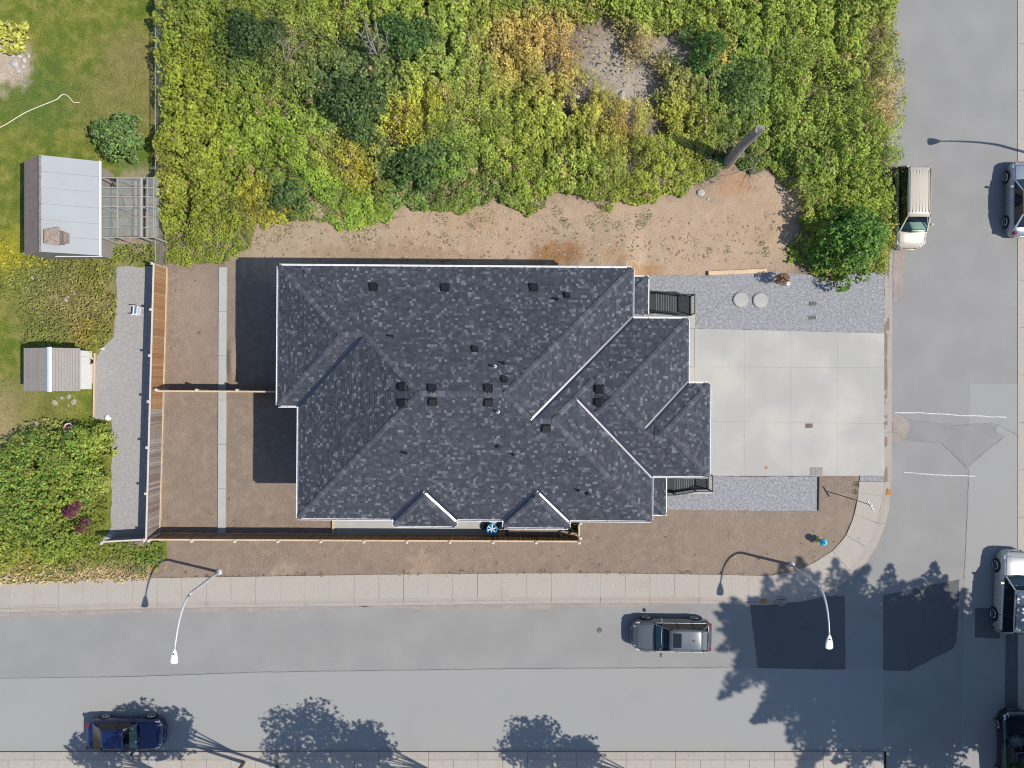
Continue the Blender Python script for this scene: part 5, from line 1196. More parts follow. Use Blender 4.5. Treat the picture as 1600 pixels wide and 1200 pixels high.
def bramble(N, seed):
    r = np.random.default_rng(seed)
    px = r.uniform(252, 1396, N); py = r.uniform(-40, 440, N)
    x, y = (px - 800) / PPM, (600 - py) / PPM
    jx = (fbm(x, y, 1.0, 31) - .5) * 34; jy = (fbm(x, y, .9, 33) - .5) * 34
    m = inpoly(px + jx * np.where(px > 1340, .5, np.where(px < 300, .25, 1)), py + jy, BR)
    bare = np.zeros(N)
    for (a, b, q) in BARE: bare = np.maximum(bare, np.exp(-(((px - a + jx) / q) ** 2 + ((py - b + jy) / q) ** 2)))
    m &= r.random(N) > np.clip(bare * 2.2 - .35, 0, .97)
    px, py, x, y, bare = px[m], py[m], x[m], y[m], bare[m]
    # distance inwards from the dirt
    edge = np.clip((np.interp(px, [395, 440, 560, 640, 720, 850, 955, 1060, 1150, 1230, 1240, 1300, 1400], [390, 345, 352, 326, 332, 322, 330, 306, 262, 300, 400, 437, 428]) - py) / 60, .05, 1)
    op = fbm(x, y, 1.1, 111); m2 = (op < .70) | (r.random(len(px)) < .35)
    px, py, x, y, bare, edge = px[m2], py[m2], x[m2], y[m2], bare[m2], edge[m2]
    d1, id1 = domes(x, y, .62, 3); d2, id2 = domes(x, y, 1.7, 8); d3, _ = domes(x, y, .30, 14)
    lo = fbm(x, y, 5, 40)
    clump = .55 * np.sqrt(d1) + .65 * np.sqrt(d2) * edge + .12 * d3
    hgt = (.15 + clump * (.35 + 1.5 * lo)) * (.35 + .65 * edge) * (1 - .5 * np.clip(bare, 0, 1))
    keep = r.random(len(px)) < (.15 + .88 * np.clip(d1 * 1.7, 0, 1)) * (.40 + .60 * np.clip(d2 * 2.5, 0, 1))
    z = .06 + hgt * (1 - .55 * r.random(len(px)) ** 2.2)
    # slope of the clump domes turns the leaves
    e = .05
    def hh(a, b):
        q1, _ = domes(a, b, .62, 3); q2, _ = domes(a, b, 1.7, 8); return (.42 * np.sqrt(q1) + .55 * np.sqrt(q2)) * .7
    gx = (hh(x + e, y) - hh(x - e, y)) / (2 * e); gy = (hh(x, y + e) - hh(x, y - e)) / (2 * e)
    n0 = np.stack([-np.clip(gx, -1.5, 1.5), -np.clip(gy, -1.5, 1.5), np.ones_like(gx)], -1); n0 /= np.linalg.norm(n0, axis=1, keepdims=True)
    hab = np.clip((fbm(x, y, 3.2, 101) - .35) * 3.2, 0, 1)
    c = blend(px + (fbm(x, y, 1.5, 61) - .5) * 70, py + (fbm(x, y, 1.5, 63) - .5) * 70, BLOBS, MID)
    c *= (.72 + .5 * id1 + .18 * (id2 - .5))[:, None]; c *= r.uniform(.72, 1.3, (len(px), 1))
    yl = r.random(len(px)) < .03; c[yl] = np.array((.20, .19, .04)) * r.uniform(.6, 1.2, (yl.sum(), 1))
    br = (fbm(x, y, .5, 71) > .72) & (r.random(len(px)) < .5); c[br] = np.array(BRN) * r.uniform(.6, 1.3, (br.sum(), 1))
    P = np.stack([x, y, z], -1); sz = r.uniform(.085, .20, len(px)) * (.72 + .5 * hab); c *= (1.5 + .85 * np.clip((px - 380) / 120, 0, 1))[:, None]; c *= np.array([1.10, 1.04, .95]); c[:, 2] = c[:, 2] * 1.1 + .005
    return P[keep], tiltn(n0, .62, r)[keep], sz[keep], c[keep]
P_, N_, S_, C_l = bramble(430000, 5)
P2_, N2_, S2_, C2_ = bramble(200000, 6)
P2_[:, 2] = .05 + (P2_[:, 2] - .05) * .32
P_ = np.concatenate([P_, P2_]); N_ = np.concatenate([N_, N2_]); S_ = np.concatenate([S_, S2_]); C_l = np.concatenate([C_l, C2_ * np.array([.8, .82, .8])])
leafobj('bramble_thicket', P_, N_, S_, C_l, kind='stuff')
bpy.data.objects['bramble_thicket']['label'] = 'yellow green bramble thicket over the waste lot above the house'
print('bramble leaves', len(P_))
# brown undergrowth: short woody stalks that fill the gaps
def stalks(N, seed, poly, name, px0, px1, py0, py1, col, hmax=.5, kind='stuff', mat='deadwood', dens=None):
    r = np.random.default_rng(seed); px = r.uniform(px0, px1, N); py = r.uniform(py0, py1, N); m = inpoly(px, py, poly); px, py = px[m], py[m]; n = len(px)
    x, y = (px - 800) / PPM, (600 - py) / PPM; a = r.uniform(0, 2 * np.pi, n); L = r.uniform(.3, 1.1, n) * hmax * 2
    p0 = np.stack([x, y, np.full(n, .05)], -1); p1 = p0 + np.stack([np.cos(a) * L, np.sin(a) * L, r.uniform(.1, 1, n) * hmax], -1)
    pm_ = (p0 + p1) / 2 + np.stack([r.normal(0, .05, n), r.normal(0, .05, n), np.full(n, hmax * .3)], -1)
    s = np.cross(p1 - p0, np.array([0, 0, 1.])); s /= np.linalg.norm(s, axis=1, keepdims=True); w_ = .009
    V = np.stack([p0 - s * w_, p0 + s * w_, pm_ + s * w_, pm_ - s * w_, p1 + s * w_ * .5, p1 - s * w_ * .5], 1).reshape(-1, 3); i = np.arange(n) * 6
    F = np.stack([np.stack([i, i + 1, i + 2, i + 3], -1), np.stack([i + 3, i + 2, i + 4, i + 5], -1)], 1).reshape(-1, 4)
    o = link(name, np_mesh(name, V, F, M[mat]), kind=kind); return o
stalks(3600, 3, BR, 'bramble_stems', 255, 1390, -40, 440, None)
# --- separate shrubs and trees: a limbed trunk and a crown of leaves on lobes
def bushy(name, label, cat, px, py, lobes, cols, nleaf, lsz=(.09, .19), trunk=None, group=None, seed=1, inner=.35, mat='bark', base_z=.06, gain=1.7, gapt=.24):
    """lobes: (dx, dy, z, r, squash) in metres round the base"""
    r = np.random.default_rng(seed); b = at(px, py); t = thing(name, label, cat, (b.x, b.y, base_z), 0, group)
    tops = []
    if name in ('shrub', 'fig_bush', 'small_tree'):
        R0 = max(l[3] for l in lobes); lobes = lobes + [(math.cos(a) * R0 * q, math.sin(a) * R0 * q, R0 * r.uniform(.45, .8), R0 * r.uniform(.22, .42), .9) for a, q in zip(r.uniform(0, 6.28, 11), r.uniform(.9, 1.75, 11))]
    tot = sum(l[3] ** 2 for l in lobes); PP, NN, SS, CC = [], [], [], []
    for li, (dx, dy, z, rad, sq) in enumerate(lobes):
        n = int(nleaf * rad ** 2 / tot); d = r.normal(size=(n, 3)); d /= np.linalg.norm(d, axis=1, keepdims=True); d[:, 2] = np.where(d[:, 2] < -.35, -d[:, 2], d[:, 2])
        # bumpy radius so that the outline is uneven and gaps open
        bump = .72 + .45 * fbm(d[:, 0] * 2 + li * 3.1 + d[:, 2], d[:, 1] * 2 + li * 1.7 - d[:, 2], .8, seed + li)
        rr = rad * bump * (1 - inner * r.random(n) ** 1.6)
        p = np.stack([dx + d[:, 0] * rr, dy + d[:, 1] * rr, z + d[:, 2] * rr * sq], -1)
        dm, did = domes(p[:, 0] + b.x + li * .13, p[:, 1] + b.y, .40, seed + 3); p[:, 2] += (np.sqrt(dm) - .5) * .55 * np.clip(d[:, 2] + .3, 0, 1)
        gap = fbm(p[:, 0] + 9, p[:, 1] + li, .42 * max(.6, rad ** .5), seed + 40); k = ((gap > .36) | (r.random(n) < .25)) & ((dm > gapt) | (r.random(n) < .2))
        PP.append(p[k]); nn = d * np.array([1, 1, 1.0]) + np.array([0, 0, .8]); nn /= np.linalg.norm(nn, axis=1, keepdims=True); NN.append(tiltn(nn, .6, r)[k]); SS.append(r.uniform(*lsz, n)[k])
        ci = r.choice(len(cols), n); c = np.array(cols)[ci] * r.uniform(.75, 1.25, (n, 1)) * gain * (.75 + .5 * did)[:, None]; CC.append(c[k])
        tops.append((dx, dy, z))
    PP = np.concatenate(PP); PP[:, 2] = np.maximum(PP[:, 2], .03)
    leafobj('crown', PP, np.concatenate(NN), np.concatenate(SS) * 1.12, np.concatenate(CC), parent=t)
    mb = MB(); th = trunk or .06; fork = min(l[2] for l in lobes) * .5
    mb.tube([(0, 0, -.05), (.02, .01, fork * .5), (0, .02, fork)], [th * 1.25, th, th * .85], 9)
    for (x, y, z) in tops: mb.tube([(0, .02, fork * .9), (x * .5, y * .5, fork + (z - fork) * .55), (x * .9, y * .9, z)], [th * .6, th * .4, th * .15], 6)
    mb.build('trunk', M[mat], t, world=False); return t
G1 = [(.035, .085, .018), (.05, .11, .02), (.075, .14, .022), (.028, .065, .016)]
G2 = [(.040, .068, .022), (.056, .092, .028), (.08, .12, .034), (.028, .05, .016)]
bushy('small_tree', 'dark glossy green tree hanging over the gravel at the bramble corner', 'tree', 1312, 385, [(0, 0, 2.3, 1.35, .8), (-1.0, .1, 1.9, 1.05, .8), (.9, .4, 1.8, 1.0, .8), (-.2, -.95, 1.7, .95, .8), (.2, 1.0, 1.9, 1.0, .8), (-1.3, -.6, 1.2, .8, .8), (.7, -.7, 1.4, .8, .8)], [(.045, .10, .016), (.075, .145, .022), (.11, .19, .03), (.03, .07, .012)], 6800, (.11, .21), .10, seed=2)
bushy('shrub', 'large blue green bush in the middle of the thicket', 'shrub', 562, 182, [(0, 0, 1.5, 1.3, .8), (-1.1, .2, 1.2, 1.0, .8), (1.1, .3, 1.2, 1.0, .8), (.2, -1.1, 1.1, .9, .8), (-.3, 1.1, 1.1, .9, .8)], G2, 5200, (.10, .18), .06, seed=3)
bushy('shrub', 'small dark bush at the edge of the thicket near the white topped eave corner', 'shrub', 452, 312, [(0, 0, .8, .7, .8), (.5, .4, .7, .6, .8), (-.4, -.4, .6, .6, .8)], G2, 1700, (.09, .16), .04, seed=4)
bushy('shrub', 'dark fern like bush above the bare earth, among paler brambles', 'shrub', 655, 262, [(0, 0, 1.2, 1.1, .7), (.9, .5, 1.1, .9, .7), (-.8, -.3, 1.0, .9, .7), (.6, -.8, .9, .8, .7)], [(.055, .095, .028), (.075, .12, .032), (.04, .075, .025)], 3600, (.10, .20), .05, seed=5)
bushy('shrub', 'dense dark bush at the top of the thicket right of the bare patch', 'shrub', 1094, 97, [(0, 0, 1.4, 1.0, .8), (.5, .5, 1.2, .8, .8), (-.4, -.5, 1.0, .8, .8)], [(.04, .085, .015), (.06, .115, .02), (.03, .065, .015)], 2300, (.09, .17), .05, seed=6)
bushy('shrub', 'grey green bush near the top right corner of the thicket', 'shrub', 1155, 150, [(0, 0, 1.3, 1.1, .8), (.6, .8, 1.1, .9, .8), (-.6, -.5, 1.0, .8, .8)], [(.07, .105, .026), (.09, .135, .03), (.055, .085, .022)], 2700, (.09, .17), .05, seed=7)
bushy('shrub', 'tall shaded bush at the top edge left of the bare stems', 'shrub', 408, 80, [(0, 0, 1.6, 1.2, .8), (1.0, .3, 1.4, 1.0, .8), (-.6, .9, 1.3, .9, .8)], [(.03, .055, .018), (.045, .075, .022)], 3000, (.10, .18), .06, seed=8)
bushy('shrub', 'tall dark bush at the top edge right of the bare stems', 'shrub', 640, 85, [(0, 0, 1.7, 1.2, .8), (.9, .5, 1.4, 1.0, .8), (-.8, .8, 1.4, .9, .8)], [(.035, .07, .02), (.055, .10, .025)], 3000, (.10, .18), .06, seed=9)
bushy('fig_bush', 'bushy green fig with dark shaded side on the lawn by the chain link fence', 'bush', 200, 222, [(0, 0, 1.3, .85, .7), (-.8, .3, 1.0, .75, .7), (.6, .3, 1.1, .75, .7), (-.3, -.7, .9, .7, .7), (.3, .75, 1.0, .65, .7), (.5, -.4, .9, .6, .7)], [(.075, .125, .042), (.095, .15, .045), (.05, .09, .028), (.11, .16, .04)], 3400, (.10, .20), .06, seed=10)
# garden bushes at the lower left
GB = [(15, 740, 'big', 2.0, [(.055, .105, .018), (.08, .14, .02), (.10, .16, .025)], 'dark leafy garden bush on the left edge of the lower garden'), (75, 720, 'big', 2.2, [(.045, .10, .02), (.07, .135, .02), (.10, .165, .025)], 'broad green garden bush below the pale leafy bed'), (125, 705, 'big', 1.9, [(.06, .12, .02), (.10, .165, .025), (.13, .17, .03)], 'bright green garden bush beside the gravel lane'), (120, 765, 'big', 2.0, [(.07, .13, .02), (.11, .165, .022), (.14, .16, .025)], 'yellow flecked garden bush with a purple neighbour'),
      (45, 795, 'big', 2.1, [(.06, .12, .02), (.09, .15, .022)], 'green garden bush in the middle of the lower garden'), (95, 830, 'big', 1.9, [(.10, .155, .02), (.14, .175, .022), (.07, .12, .02)], 'lime green garden bush near the low grey fence'), (15, 845, 'big', 1.8, [(.11, .15, .02), (.16, .165, .022)], 'yellowish garden bush at the lower left by the dry grass'), (160, 745, 'sm', 1.2, [(.10, .15, .022), (.15, .18, .03)], 'small light green bush at the edge of the gravel lane'), (165, 690, 'sm', 1.2, [(.13, .18, .025), (.17, .20, .03)], 'pale green bush at the inner corner of the gravel lane')]
for k, (x, y, sz, R_, cols, lab) in enumerate(GB):
    r2 = random.Random(k + 50); cols = cols + [(.15, .14, .03), (.12, .16, .03)] * (1 + k % 2); lb = [(0, 0, .85, R_ * .5, .85)] + [(math.cos(a) * R_ * .55, math.sin(a) * R_ * .55, .35 + r2.random() * .6, R_ * r2.uniform(.28, .48), .9) for a in [2 * math.pi * (q + r2.random() * .5) / 6 for q in range(6)]]
    bushy('garden_bush', lab, 'bush', x, y, lb, cols, 4200 if sz == 'big' else 1500, (.08, .17), .05, 'bushes of the lower left garden', 60 + k, gain=1.95, gapt=.34)
bushy('purple_shrub', 'purple leaved shrub inside the lower left garden, the upper one', 'shrub', 133, 792, [(0, 0, 1.25, .42, .7), (.3, .25, 1.15, .3, .7), (-.3, 0, 1.1, .3, .7)], [(.16, .035, .075), (.11, .03, .05), (.20, .06, .10)], 620, (.08, .15), .03, seed=90, gain=1.)
bushy('purple_shrub', 'smaller purple leaved shrub nearer the low grey fence', 'shrub', 147, 818, [(0, 0, 1.1, .32, .7), (.1, .3, 1.0, .26, .7)], [(.15, .04, .07), (.10, .03, .045)], 400, (.08, .14), .03, seed=91, gain=1.)
bushy('dead_shrub', 'dead brown shrub standing on the gravel under the dark tree', 'shrub', 1212, 440, [(0, 0, 1.0, .38, 1.), (.15, .1, .65, .32, 1.), (-.15, .05, .6, .28, 1.)], [(.17, .085, .035), (.22, .12, .05), (.12, .06, .03)], 420, (.07, .14), .03, seed=92, mat='deadwood', gain=1.2)
# pale leafy beds and mixed perennials
def plants(name, label, N, seed, poly, blobs, basec, h, cell, size=(.06, .15), dens=None, jitter=16, z0=.08, spread=.5):
    r = np.random.default_rng(seed); xs_ = [p[0] for p in poly]; ys_ = [p[1] for p in poly]
    px = r.uniform(min(xs_) - 6, max(xs_) + 6, N); py = r.uniform(min(ys_) - 6, max(ys_) + 6, N); x, y = (px - 800) / PPM, (600 - py) / PPM
    m = inpoly(px + (fbm(x, y, .8, seed) - .5) * jitter * 2, py + (fbm(x, y, .8, seed + 3) - .5) * jitter * 2, poly)
    d1, i1 = domes(x, y, cell, seed); d2, i2 = domes(x, y, cell * 2.7, seed + 4)
    m &= r.random(N) < (.2 + .8 * np.clip(d1 * 1.5, 0, 1)) * (dens if dens else 1)
    px, py, x, y, d1, i1, d2 = (q[m] for q in (px, py, x, y, d1, i1, d2))
    z = z0 + h * (.15 + .5 * np.sqrt(d1) + .5 * np.sqrt(d2)) * (1 - .5 * r.random(len(px)) ** 2)
    c = blend(px + (fbm(x, y, .9, 5) - .5) * 40, py + (fbm(x, y, .9, 7) - .5) * 40, blobs, basec) * (.7 + .55 * i1)[:, None] * r.uniform(.75, 1.25, (len(px), 1))
    n0 = np.tile(np.array([[0., 0., 1.]]), (len(px), 1))
    o = leafobj(name, np.stack([x, y, z], -1), tiltn(n0, spread, r), r.uniform(*size, len(px)) * 1.25, c * 1.45, kind='stuff'); o['label'] = label; return o
plants('perennial_foliage', 'mixed yellowing perennials between the two sheds', 9500, 201, [(0, 372), (38, 396), (150, 404), (240, 382), (248, 410), (184, 418), (184, 500), (178, 530), (150, 545), (140, 540), (40, 540), (32, 470), (0, 440)],
    [(15, 390, 40, (.30, .27, .02), 2.), (60, 440, 35, (.16, .19, .05), 1.2), (110, 415, 40, (.10, .12, .03), 1.2), (200, 390, 40, (.12, .16, .025), 1.3), (110, 470, 40, (.22, .16, .08)), (150, 470, 35, (.19, .16, .045)), (80, 515, 40, (.11, .15, .03)), (130, 520, 20, (.26, .16, .02), 1.), (150, 440, 30, OLIVE)], OLIVE, .45, .34, dens=.9)
plants('garden_undergrowth', 'leafy ground cover under the lower left garden bushes', 12000, 202, [(0, 690), (50, 660), (110, 655), (175, 657), (175, 830), (160, 850), (262, 846), (268, 858), (258, 880), (215, 892), (150, 886), (60, 893), (0, 882)],
    [(70, 660, 30, (.24, .24, .08), 2.), (230, 862, 40, (.08, .15, .02), 1.6), (60, 868, 60, (.18, .17, .025), 1.4), (150, 868, 40, (.12, .16, .022)), (195, 880, 30, (.20, .16, .07)), (140, 730, 20, (.26, .17, .03), 1.)], (.10, .14, .022), .4, .36, dens=.95)
plants('yellow_foliage', 'yellow green leaves planted in the top left corner', 900, 203, [(-20, 40), (50, 40), (52, 70), (48, 88), (25, 90), (-10, 84)], [], (.30, .30, .06), .45, .34, (.14, .26), jitter=4)
plants('wild_grass', 'dry grass and weeds along the west half of the sidewalk edge', 3600, 204, [(-10, 880), (150, 884), (215, 890), (240, 898), (235, 906), (0, 914), (-10, 914)], [(100, 895, 200, STRAW, 2.)], STRAW, .18, .25, (.06, .16), jitter=6, dens=.8)
# tufts and weeds on bare ground
def tufts(name, label, spots, seed, mat='leaf', size=(.05, .12)):
    r = np.random.default_rng(seed); P, N2, S2, C2 = [], [], [], []
    for (px, py, rad, n, col, h) in spots:
        q = at(px, py); a = r.uniform(0, 2 * np.pi, n); d = np.sqrt(r.random(n)) * rad / PPM; x = q.x + np.cos(a) * d; y = q.y + np.sin(a) * d
        zz = soil_z(x, y) + r.random(n) * h; P.append(np.stack([x, y, zz], -1)); N2.append(tiltn(np.tile(np.array([[0, 0, 1.]]), (n, 1)), .7, r)); S2.append(r.uniform(*size, n)); C2.append(np.array(col) * r.uniform(.7, 1.3, (n, 1)))
    o = leafobj(name, np.concatenate(P), np.concatenate(N2), np.concatenate(S2), np.concatenate(C2), kind='stuff', aspect=.4); o['label'] = label; return o
r3 = random.Random(8); spots = []
for (px, py, rad) in [(885, 350, 9), (880, 345, 6), (945, 345, 10), (1005, 345, 12), (1000, 352, 8), (1010, 335, 9), (985, 390, 6), (1107, 392, 6), (1135, 390, 6), (1195, 395, 8), (1190, 380, 5), (740, 345, 14), (760, 335, 18), (690, 345, 12), (700, 375, 8), (560, 372, 22), (575, 370, 16), (600, 350, 12), (450, 360, 14), (432, 372, 9), (410, 385, 14), (440, 350, 20), (870, 330, 10), (925, 345, 12), (965, 355, 9)]: spots.append((px, py, rad, int(rad * 5), (.10, .145, .03), .10))
for _ in range(130):
    px = r3.uniform(400, 1230); py = r3.uniform(335, 412); spots.append((px, py, r3.uniform(1.5, 5), r3.randint(3, 10), r3.choice([(.12, .13, .04), (.17, .12, .06), (.09, .13, .03), (.22, .17, .08)]), .06))
for _ in range(46):
    px, py = r3.choice([(r3.uniform(270, 900), r3.uniform(852, 895)), (r3.uniform(920, 1320), r3.uniform(802, 890)), (r3.uniform(262, 430), r3.uniform(425, 825))])
    spots.append((px, py, r3.uniform(1, 3), r3.randint(2, 6), r3.choice([(.10, .08, .04), (.08, .09, .03), (.20, .15, .08)]), .05))
for _ in range(70):
    px = r3.uniform(265, 1180); spots.append((px, float(np.interp(px, [260, 400, 600, 800, 1110, 1200], [902, 900, 897, 895, 897, 899])) - r3.uniform(-1, 4), r3.uniform(1.5, 5), r3.randint(3, 12), r3.choice([(.22, .17, .08), (.13, .12, .05), (.25, .19, .10), (.09, .10, .03)]), .05))
for (px, py, rad, n) in [(773, 855, 8, 16), (668, 862, 5, 10), (885, 887, 5, 8), (932, 882, 5, 8), (1075, 895, 5, 12), (1025, 877, 6, 8), (1337, 757, 5, 40), (1336, 768, 4, 25), (313, 520, 4, 10), (270, 545, 4, 8), (1270, 868, 9, 14), (1210, 896, 8, 14)]: spots.append((px, py, rad, n, (.085, .115, .03) if n > 12 else (.12, .10, .05), .10))
tufts('weeds', 'scattered small weeds growing on the bare soil', spots, 44)
# grass blades on the lawn
def lawn_blades(N, seed):
    r = np.random.default_rng(seed); px = r.uniform(-20, 250, N); py = r.uniform(-20, 700, N); x, y = (px - 800) / PPM, (600 - py) / PPM
    m = (px < 248) & ((py < 400) | (px < 150)) & ~((px > 42) & (px < 245) & (py > 262) & (py < 398)) & ~((px > 48) & (px < 140) & (py > 545) & (py < 610)) & ~((px < 48) & (py < 125))
    dry = fbm(x, y, 2.0, 91) ; m &= r.random(N) < (.35 + .9 * fbm(x, y, .6, 93))
    px, py, x, y, dry = px[m], py[m], x[m], y[m], dry[m]; n = len(px)
    c = .8 * np.where((dry > .53)[:, None], np.array([[.235, .21, .05]]), np.array([[.14, .185, .025]])) * r.uniform(.7, 1.3, (n, 1)); t_ = (px < 60) & (py > 610); c[t_] = np.array([.23, .175, .09]) * r.uniform(.8, 1.2, (t_.sum(), 1))
    o = leafobj('grass', np.stack([x, y, lawn_z(x, y) + r.uniform(.0, .035, n)], -1), tiltn(np.tile(np.array([[0, 0, 1.]]), (n, 1)), .55, r), r.uniform(.05, .12, n), c, M['grassblade'], kind='stuff', aspect=.3); o['label'] = 'half dry lawn grass around the two sheds'
lawn_blades(42000, 12)
# clods, pebbles
def pebbles(name, label, N, seed, region, size, mat, z=None):
    r = np.random.default_rng(seed); px = r.uniform(region[0], region[2], N); py = r.uniform(region[1], region[3], N); x, y = (px - 800) / PPM, (600 - py) / PPM
    s = size[0] + (size[1] - size[0]) * r.random(N) ** 3; zz = (soil_z(x, y) if z is None else np.full(N, z)) + s * .15
    base_ = np.array([(1, 0, 0), (.2, .9, 0), (-.8, .5, 0), (-.7, -.6, 0), (.3, -1, 0), (.1, .1, .75)]); V = base_[None] * s[:, None, None] * r.uniform(.6, 1.2, (N, 6, 1)); a = r.uniform(0, 6.28, N); ca, sa_ = np.cos(a)[:, None], np.sin(a)[:, None]
    X = V[..., 0] * ca - V[..., 1] * sa_ + x[:, None]; Y = V[..., 0] * sa_ + V[..., 1] * ca + y[:, None]; Z = V[..., 2] + zz[:, None] - .01
    i = np.arange(N)[:, None] * 6; F = np.concatenate([i + np.array([[a_, (a_ + 1) % 5, 5]]) for a_ in range(5)], 1).reshape(-1, 3)
    o = link(name, np_mesh(name, np.stack([X, Y, Z], -1).reshape(-1, 3), F, M[mat]), kind='stuff'); o['label'] = label; return o
pebbles('soil_clods', 'clods of sandy earth on the bare strip above the house', 1500, 21, (400, 335, 1240, 412), (.015, .10), 'clod')
pebbles('soil_clods', 'clods of brown earth on the bare verge and corner', 2600, 22, (270, 800, 1320, 892), (.012, .06), 'clod')
pebbles('soil_clods', 'clods of brown earth in the fenced back yard', 1300, 24, (262, 425, 432, 825), (.012, .05), 'clod')
pebbles('pebbles', 'pale stones scattered over the bare corner and verge', 160, 25, (270, 805, 1320, 890), (.012, .045), 'stone')
pebbles('pebbles', 'pale pebbles scattered on the sandy strip', 330, 23, (400, 330, 1240, 412), (.012, .07), 'stone')
# --- dead tree snag, fallen branches, bare stems
p = at(1135, 255); t = thing('dead_tree', 'broken grey dead tree trunk standing among the brambles', 'dead tree', (p.x, p.y, .05))
pts = [(0, 0, 0), (.02, .0, 1.5), (-.03, .03, 3.2), (.02, .02, 5.0), (.04, .0, 5.9)]; tb = MB().tube(pts, [.36, .29, .26, .24, .22], 14); r4 = random.Random(4)
tb.v = [(x + r4.uniform(-.02, .02), y + r4.uniform(-.02, .02), z + (r4.uniform(-.12, .25) if z > 5.7 else 0)) for x, y, z in tb.v]; tb.build('trunk', M['deadwood'], t, world=False)
for k in range(5):
    z = 1.2 + k * .95; a = k * 2.4; d = Vector((math.cos(a), math.sin(a), .25)); MB().tube([Vector((0, 0, z)) + d * .2, Vector((0, 0, z)) + d * r4.uniform(.4, .6)], [.05, .025], 6).build('branch_stub', M['deadwood'], t, world=False)
def branchy(name, label, cat, px, py, stems, seed, mat='deadwood', z=.1, r0=.05):
    b = at(px, py); t = thing(name, label, cat, (b.x, b.y, z)); rr = random.Random(seed)
    for (dx, dy, dz) in stems:
        q = [Vector((0, 0, 0))]; n = 6
        for k in range(1, n + 1): q.append(Vector((dx, dy, dz)) * k / n + Vector((rr.uniform(-.09, .09), rr.uniform(-.09, .09), rr.uniform(-.05, .05))))
        m = MB().tube(q, [r0 * (1 - .8 * k / n) for k in range(n + 1)], 6)
        for k in range(2, n):
            d = Vector((rr.uniform(-1, 1), rr.uniform(-1, 1), rr.uniform(-.1, .6))) * rr.uniform(.3, .8); m.tube([q[k], q[k] + d * .5 + Vector((rr.uniform(-.05, .05),) * 3), q[k] + d], [r0 * .4, r0 * .3, r0 * .1], 5)
        m.build('stem', M[mat], t, world=False)
    return t
branchy('bare_tree', 'bare grey tree with several stems at the top of the thicket', 'bare tree', 597, 106, [(-.9, .6, 4.2), (-.4, .9, 4.8), (.35, .9, 4.6), (1.0, .5, 3.6), (-.1, .5, 5.2)], 31, r0=.075)
branchy('bare_branches', 'dead pale branches leaning over the thicket near the top left', 'branches', 452, 108, [(.9, 1.2, 1.8), (.3, 1.0, 2.2), (1.4, .8, 1.4)], 32, z=.6, r0=.035)
branchy('bare_branches', 'dead pale branches lying across the top of the thicket', 'branches', 668, 88, [(-1.3, .6, 1.4), (1.4, .5, 1.2), (.3, -.5, 1.2)], 33, z=.8, r0=.03)
branchy('fallen_branch', 'forked dead branch fallen beside the grey snag', 'branch', 1114, 262, [(.3, 1.2, .7), (.9, 1.3, .6), (-.5, .7, .5)], 34, z=.4, r0=.035)
branchy('fallen_branch', 'dead twigs hanging from the thicket over the bare earth below the snag', 'branch', 1172, 262, [(.1, -1.7, .1), (-.4, -1.3, .2), (.5, -.9, .4), (-.9, -.6, .3), (.6, .5, .5), (-.2, .8, .6)], 35, z=.3, r0=.025)
branchy('fallen_branch', 'dead branch lying along the lower edge of the thicket left of the snag', 'branch', 1105, 284, [(1.2, .3, .2), (.8, -.1, .25), (-.4, -.1, .2), (1.0, .6, .2)], 36, z=.2, r0=.035)
branchy('fallen_branch', 'short grey branch on the sandy edge in the middle of the strip', 'branch', 903, 312, [(.35, .5, .15), (.1, .45, .2)], 37, z=.15, r0=.035)
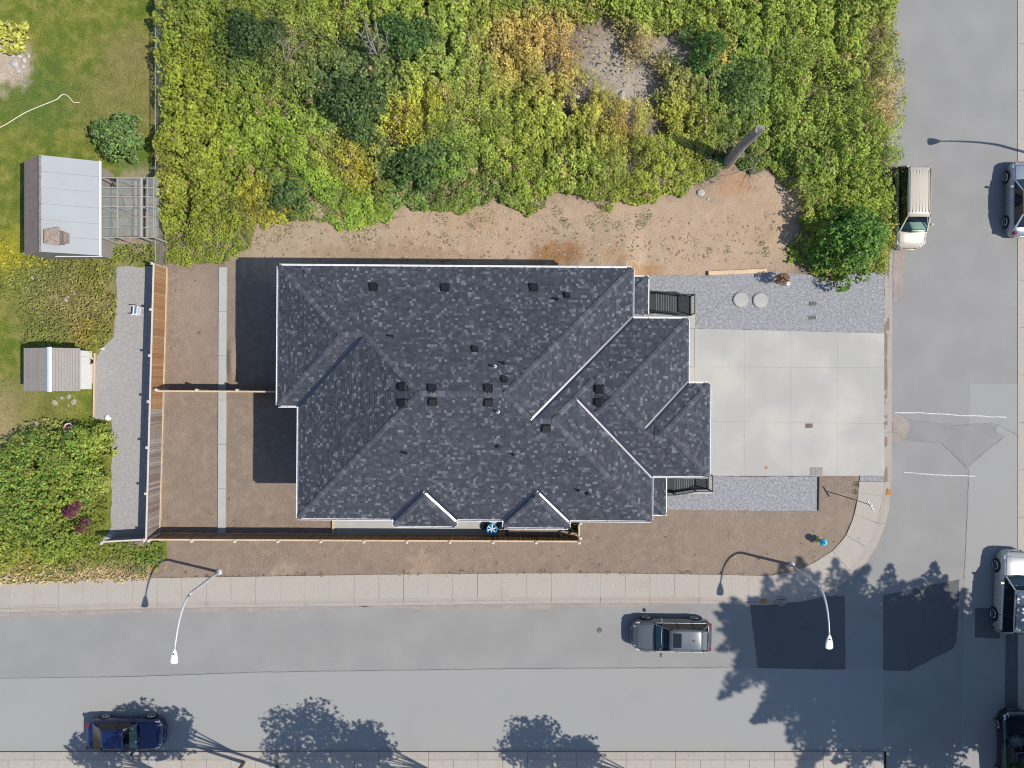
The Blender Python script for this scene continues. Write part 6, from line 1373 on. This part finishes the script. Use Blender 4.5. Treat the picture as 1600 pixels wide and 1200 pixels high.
# --- trees outside the frame whose shade falls into it
def conifer(label, px, py, h, prof, nbr, seed, ground=.0, leafs=26):
    """prof: (height, radius) table of the crown; whorled drooping boughs with flat sprays"""
    r = np.random.default_rng(seed); b = at(px, py); t = thing('conifer', label, 'conifer', (b.x, b.y, ground), 0, 'trees beyond the corner')
    MB().tube([(0, 0, 0), (0, 0, h * .5), (0, 0, h)], [.45, .28, .04], 10).build('trunk', M['bark'], t, world=False)
    PP, NN, SS, CC = [], [], [], []; bmb = MB(); hs = [p[0] for p in prof]; rs = [p[1] for p in prof]
    for i in range(nbr):
        z = hs[0] + (hs[-1] - hs[0]) * ((i + r.random()) / nbr); R_ = float(np.interp(z, hs, rs)) * (r.uniform(.45, .85) if i % 3 else r.uniform(.9, 1.2)); a = i * 2.399 + r.uniform(-.3, .3); u = np.array([math.cos(a), math.sin(a)])
        droop = -.12 * R_; bmb.tube([(0, 0, z), (u[0] * R_ * .5, u[1] * R_ * .5, z + .05 * R_), (u[0] * R_, u[1] * R_, z + droop + .25)], [.05, .035, .012], 5)
        m = int(leafs * R_); f = np.sqrt(r.random(m)); s_ = np.array([-u[1], u[0]]); side = r.uniform(-1, 1, m) * (1.02 - f) * R_ * .36 * (.4 + f)
        p = np.stack([u[0] * R_ * f + s_[0] * side, u[1] * R_ * f + s_[1] * side, z + droop * f * f + r.uniform(-.12, .12, m)], -1); PP.append(p)
        NN.append(tiltn(np.tile(np.array([[0, 0, 1.]]), (m, 1)), .4, r)); SS.append(r.uniform(.22, .55, m) * (1.15 - .5 * f)); CC.append(np.array([[.03, .06, .025]]) * r.uniform(.7, 1.3, (m, 1)))
    bmb.build('boughs', M['bark'], t, world=False)
    leafobj('crown', np.concatenate(PP), np.concatenate(NN), np.concatenate(SS), np.concatenate(CC), parent=t, aspect=.45)
    return t
conifer('tall conifer beyond the lower right corner, shading the crossing', 1640, 1133, 24.8, [(5.5, 5.0), (9, 6.2), (12, 7.1), (17, 6.1), (21, 4.4), (23, 2.6), (24.8, .5)], 270, 5, leafs=70)
conifer('second conifer further right, shading the far gutter', 1742, 1092, 20, [(3.5, 4.6), (9, 5.4), (14, 4.2), (20, .4)], 130, 6, leafs=56)
for k, (px, py, R_, lab, zc) in enumerate([(658, 1213, 2.6, 'round young street tree below the middle of the lower road', 8.4), (740, 1222, 1.7, 'smaller street tree right of the round one below the lower road', 8.0), (382, 1190, 1.9, 'street tree standing behind the dark blue car', 8.2), (435, 1196, 1.6, 'slim street tree right of the dark blue car', 8.2), (1002, 1216, 1.8, 'street tree below the valve cover on the lower road', 8.4), (1065, 1232, 1.4, 'smallest street tree at the bottom centre', 8.0), (310, 1222, 1.4, 'low street tree at the rear of the dark blue car', 7.8)]):
    r2 = random.Random(k + 5); lb = [(0, 0, zc, R_ * .62, .9)] + [(math.cos(a) * R_ * .55, math.sin(a) * R_ * .55, zc + r2.uniform(-.5, .5), R_ * .5, .9) for a in [2 * math.pi * q / 6 + r2.random() * .4 for q in range(6)]]
    bushy('street_tree', lab, 'tree', px, py, lb, [(.04, .08, .022), (.055, .10, .025)], int(1500 * R_), (.14, .30), .09, 'street trees along the lower road', 300 + k, inner=.6)
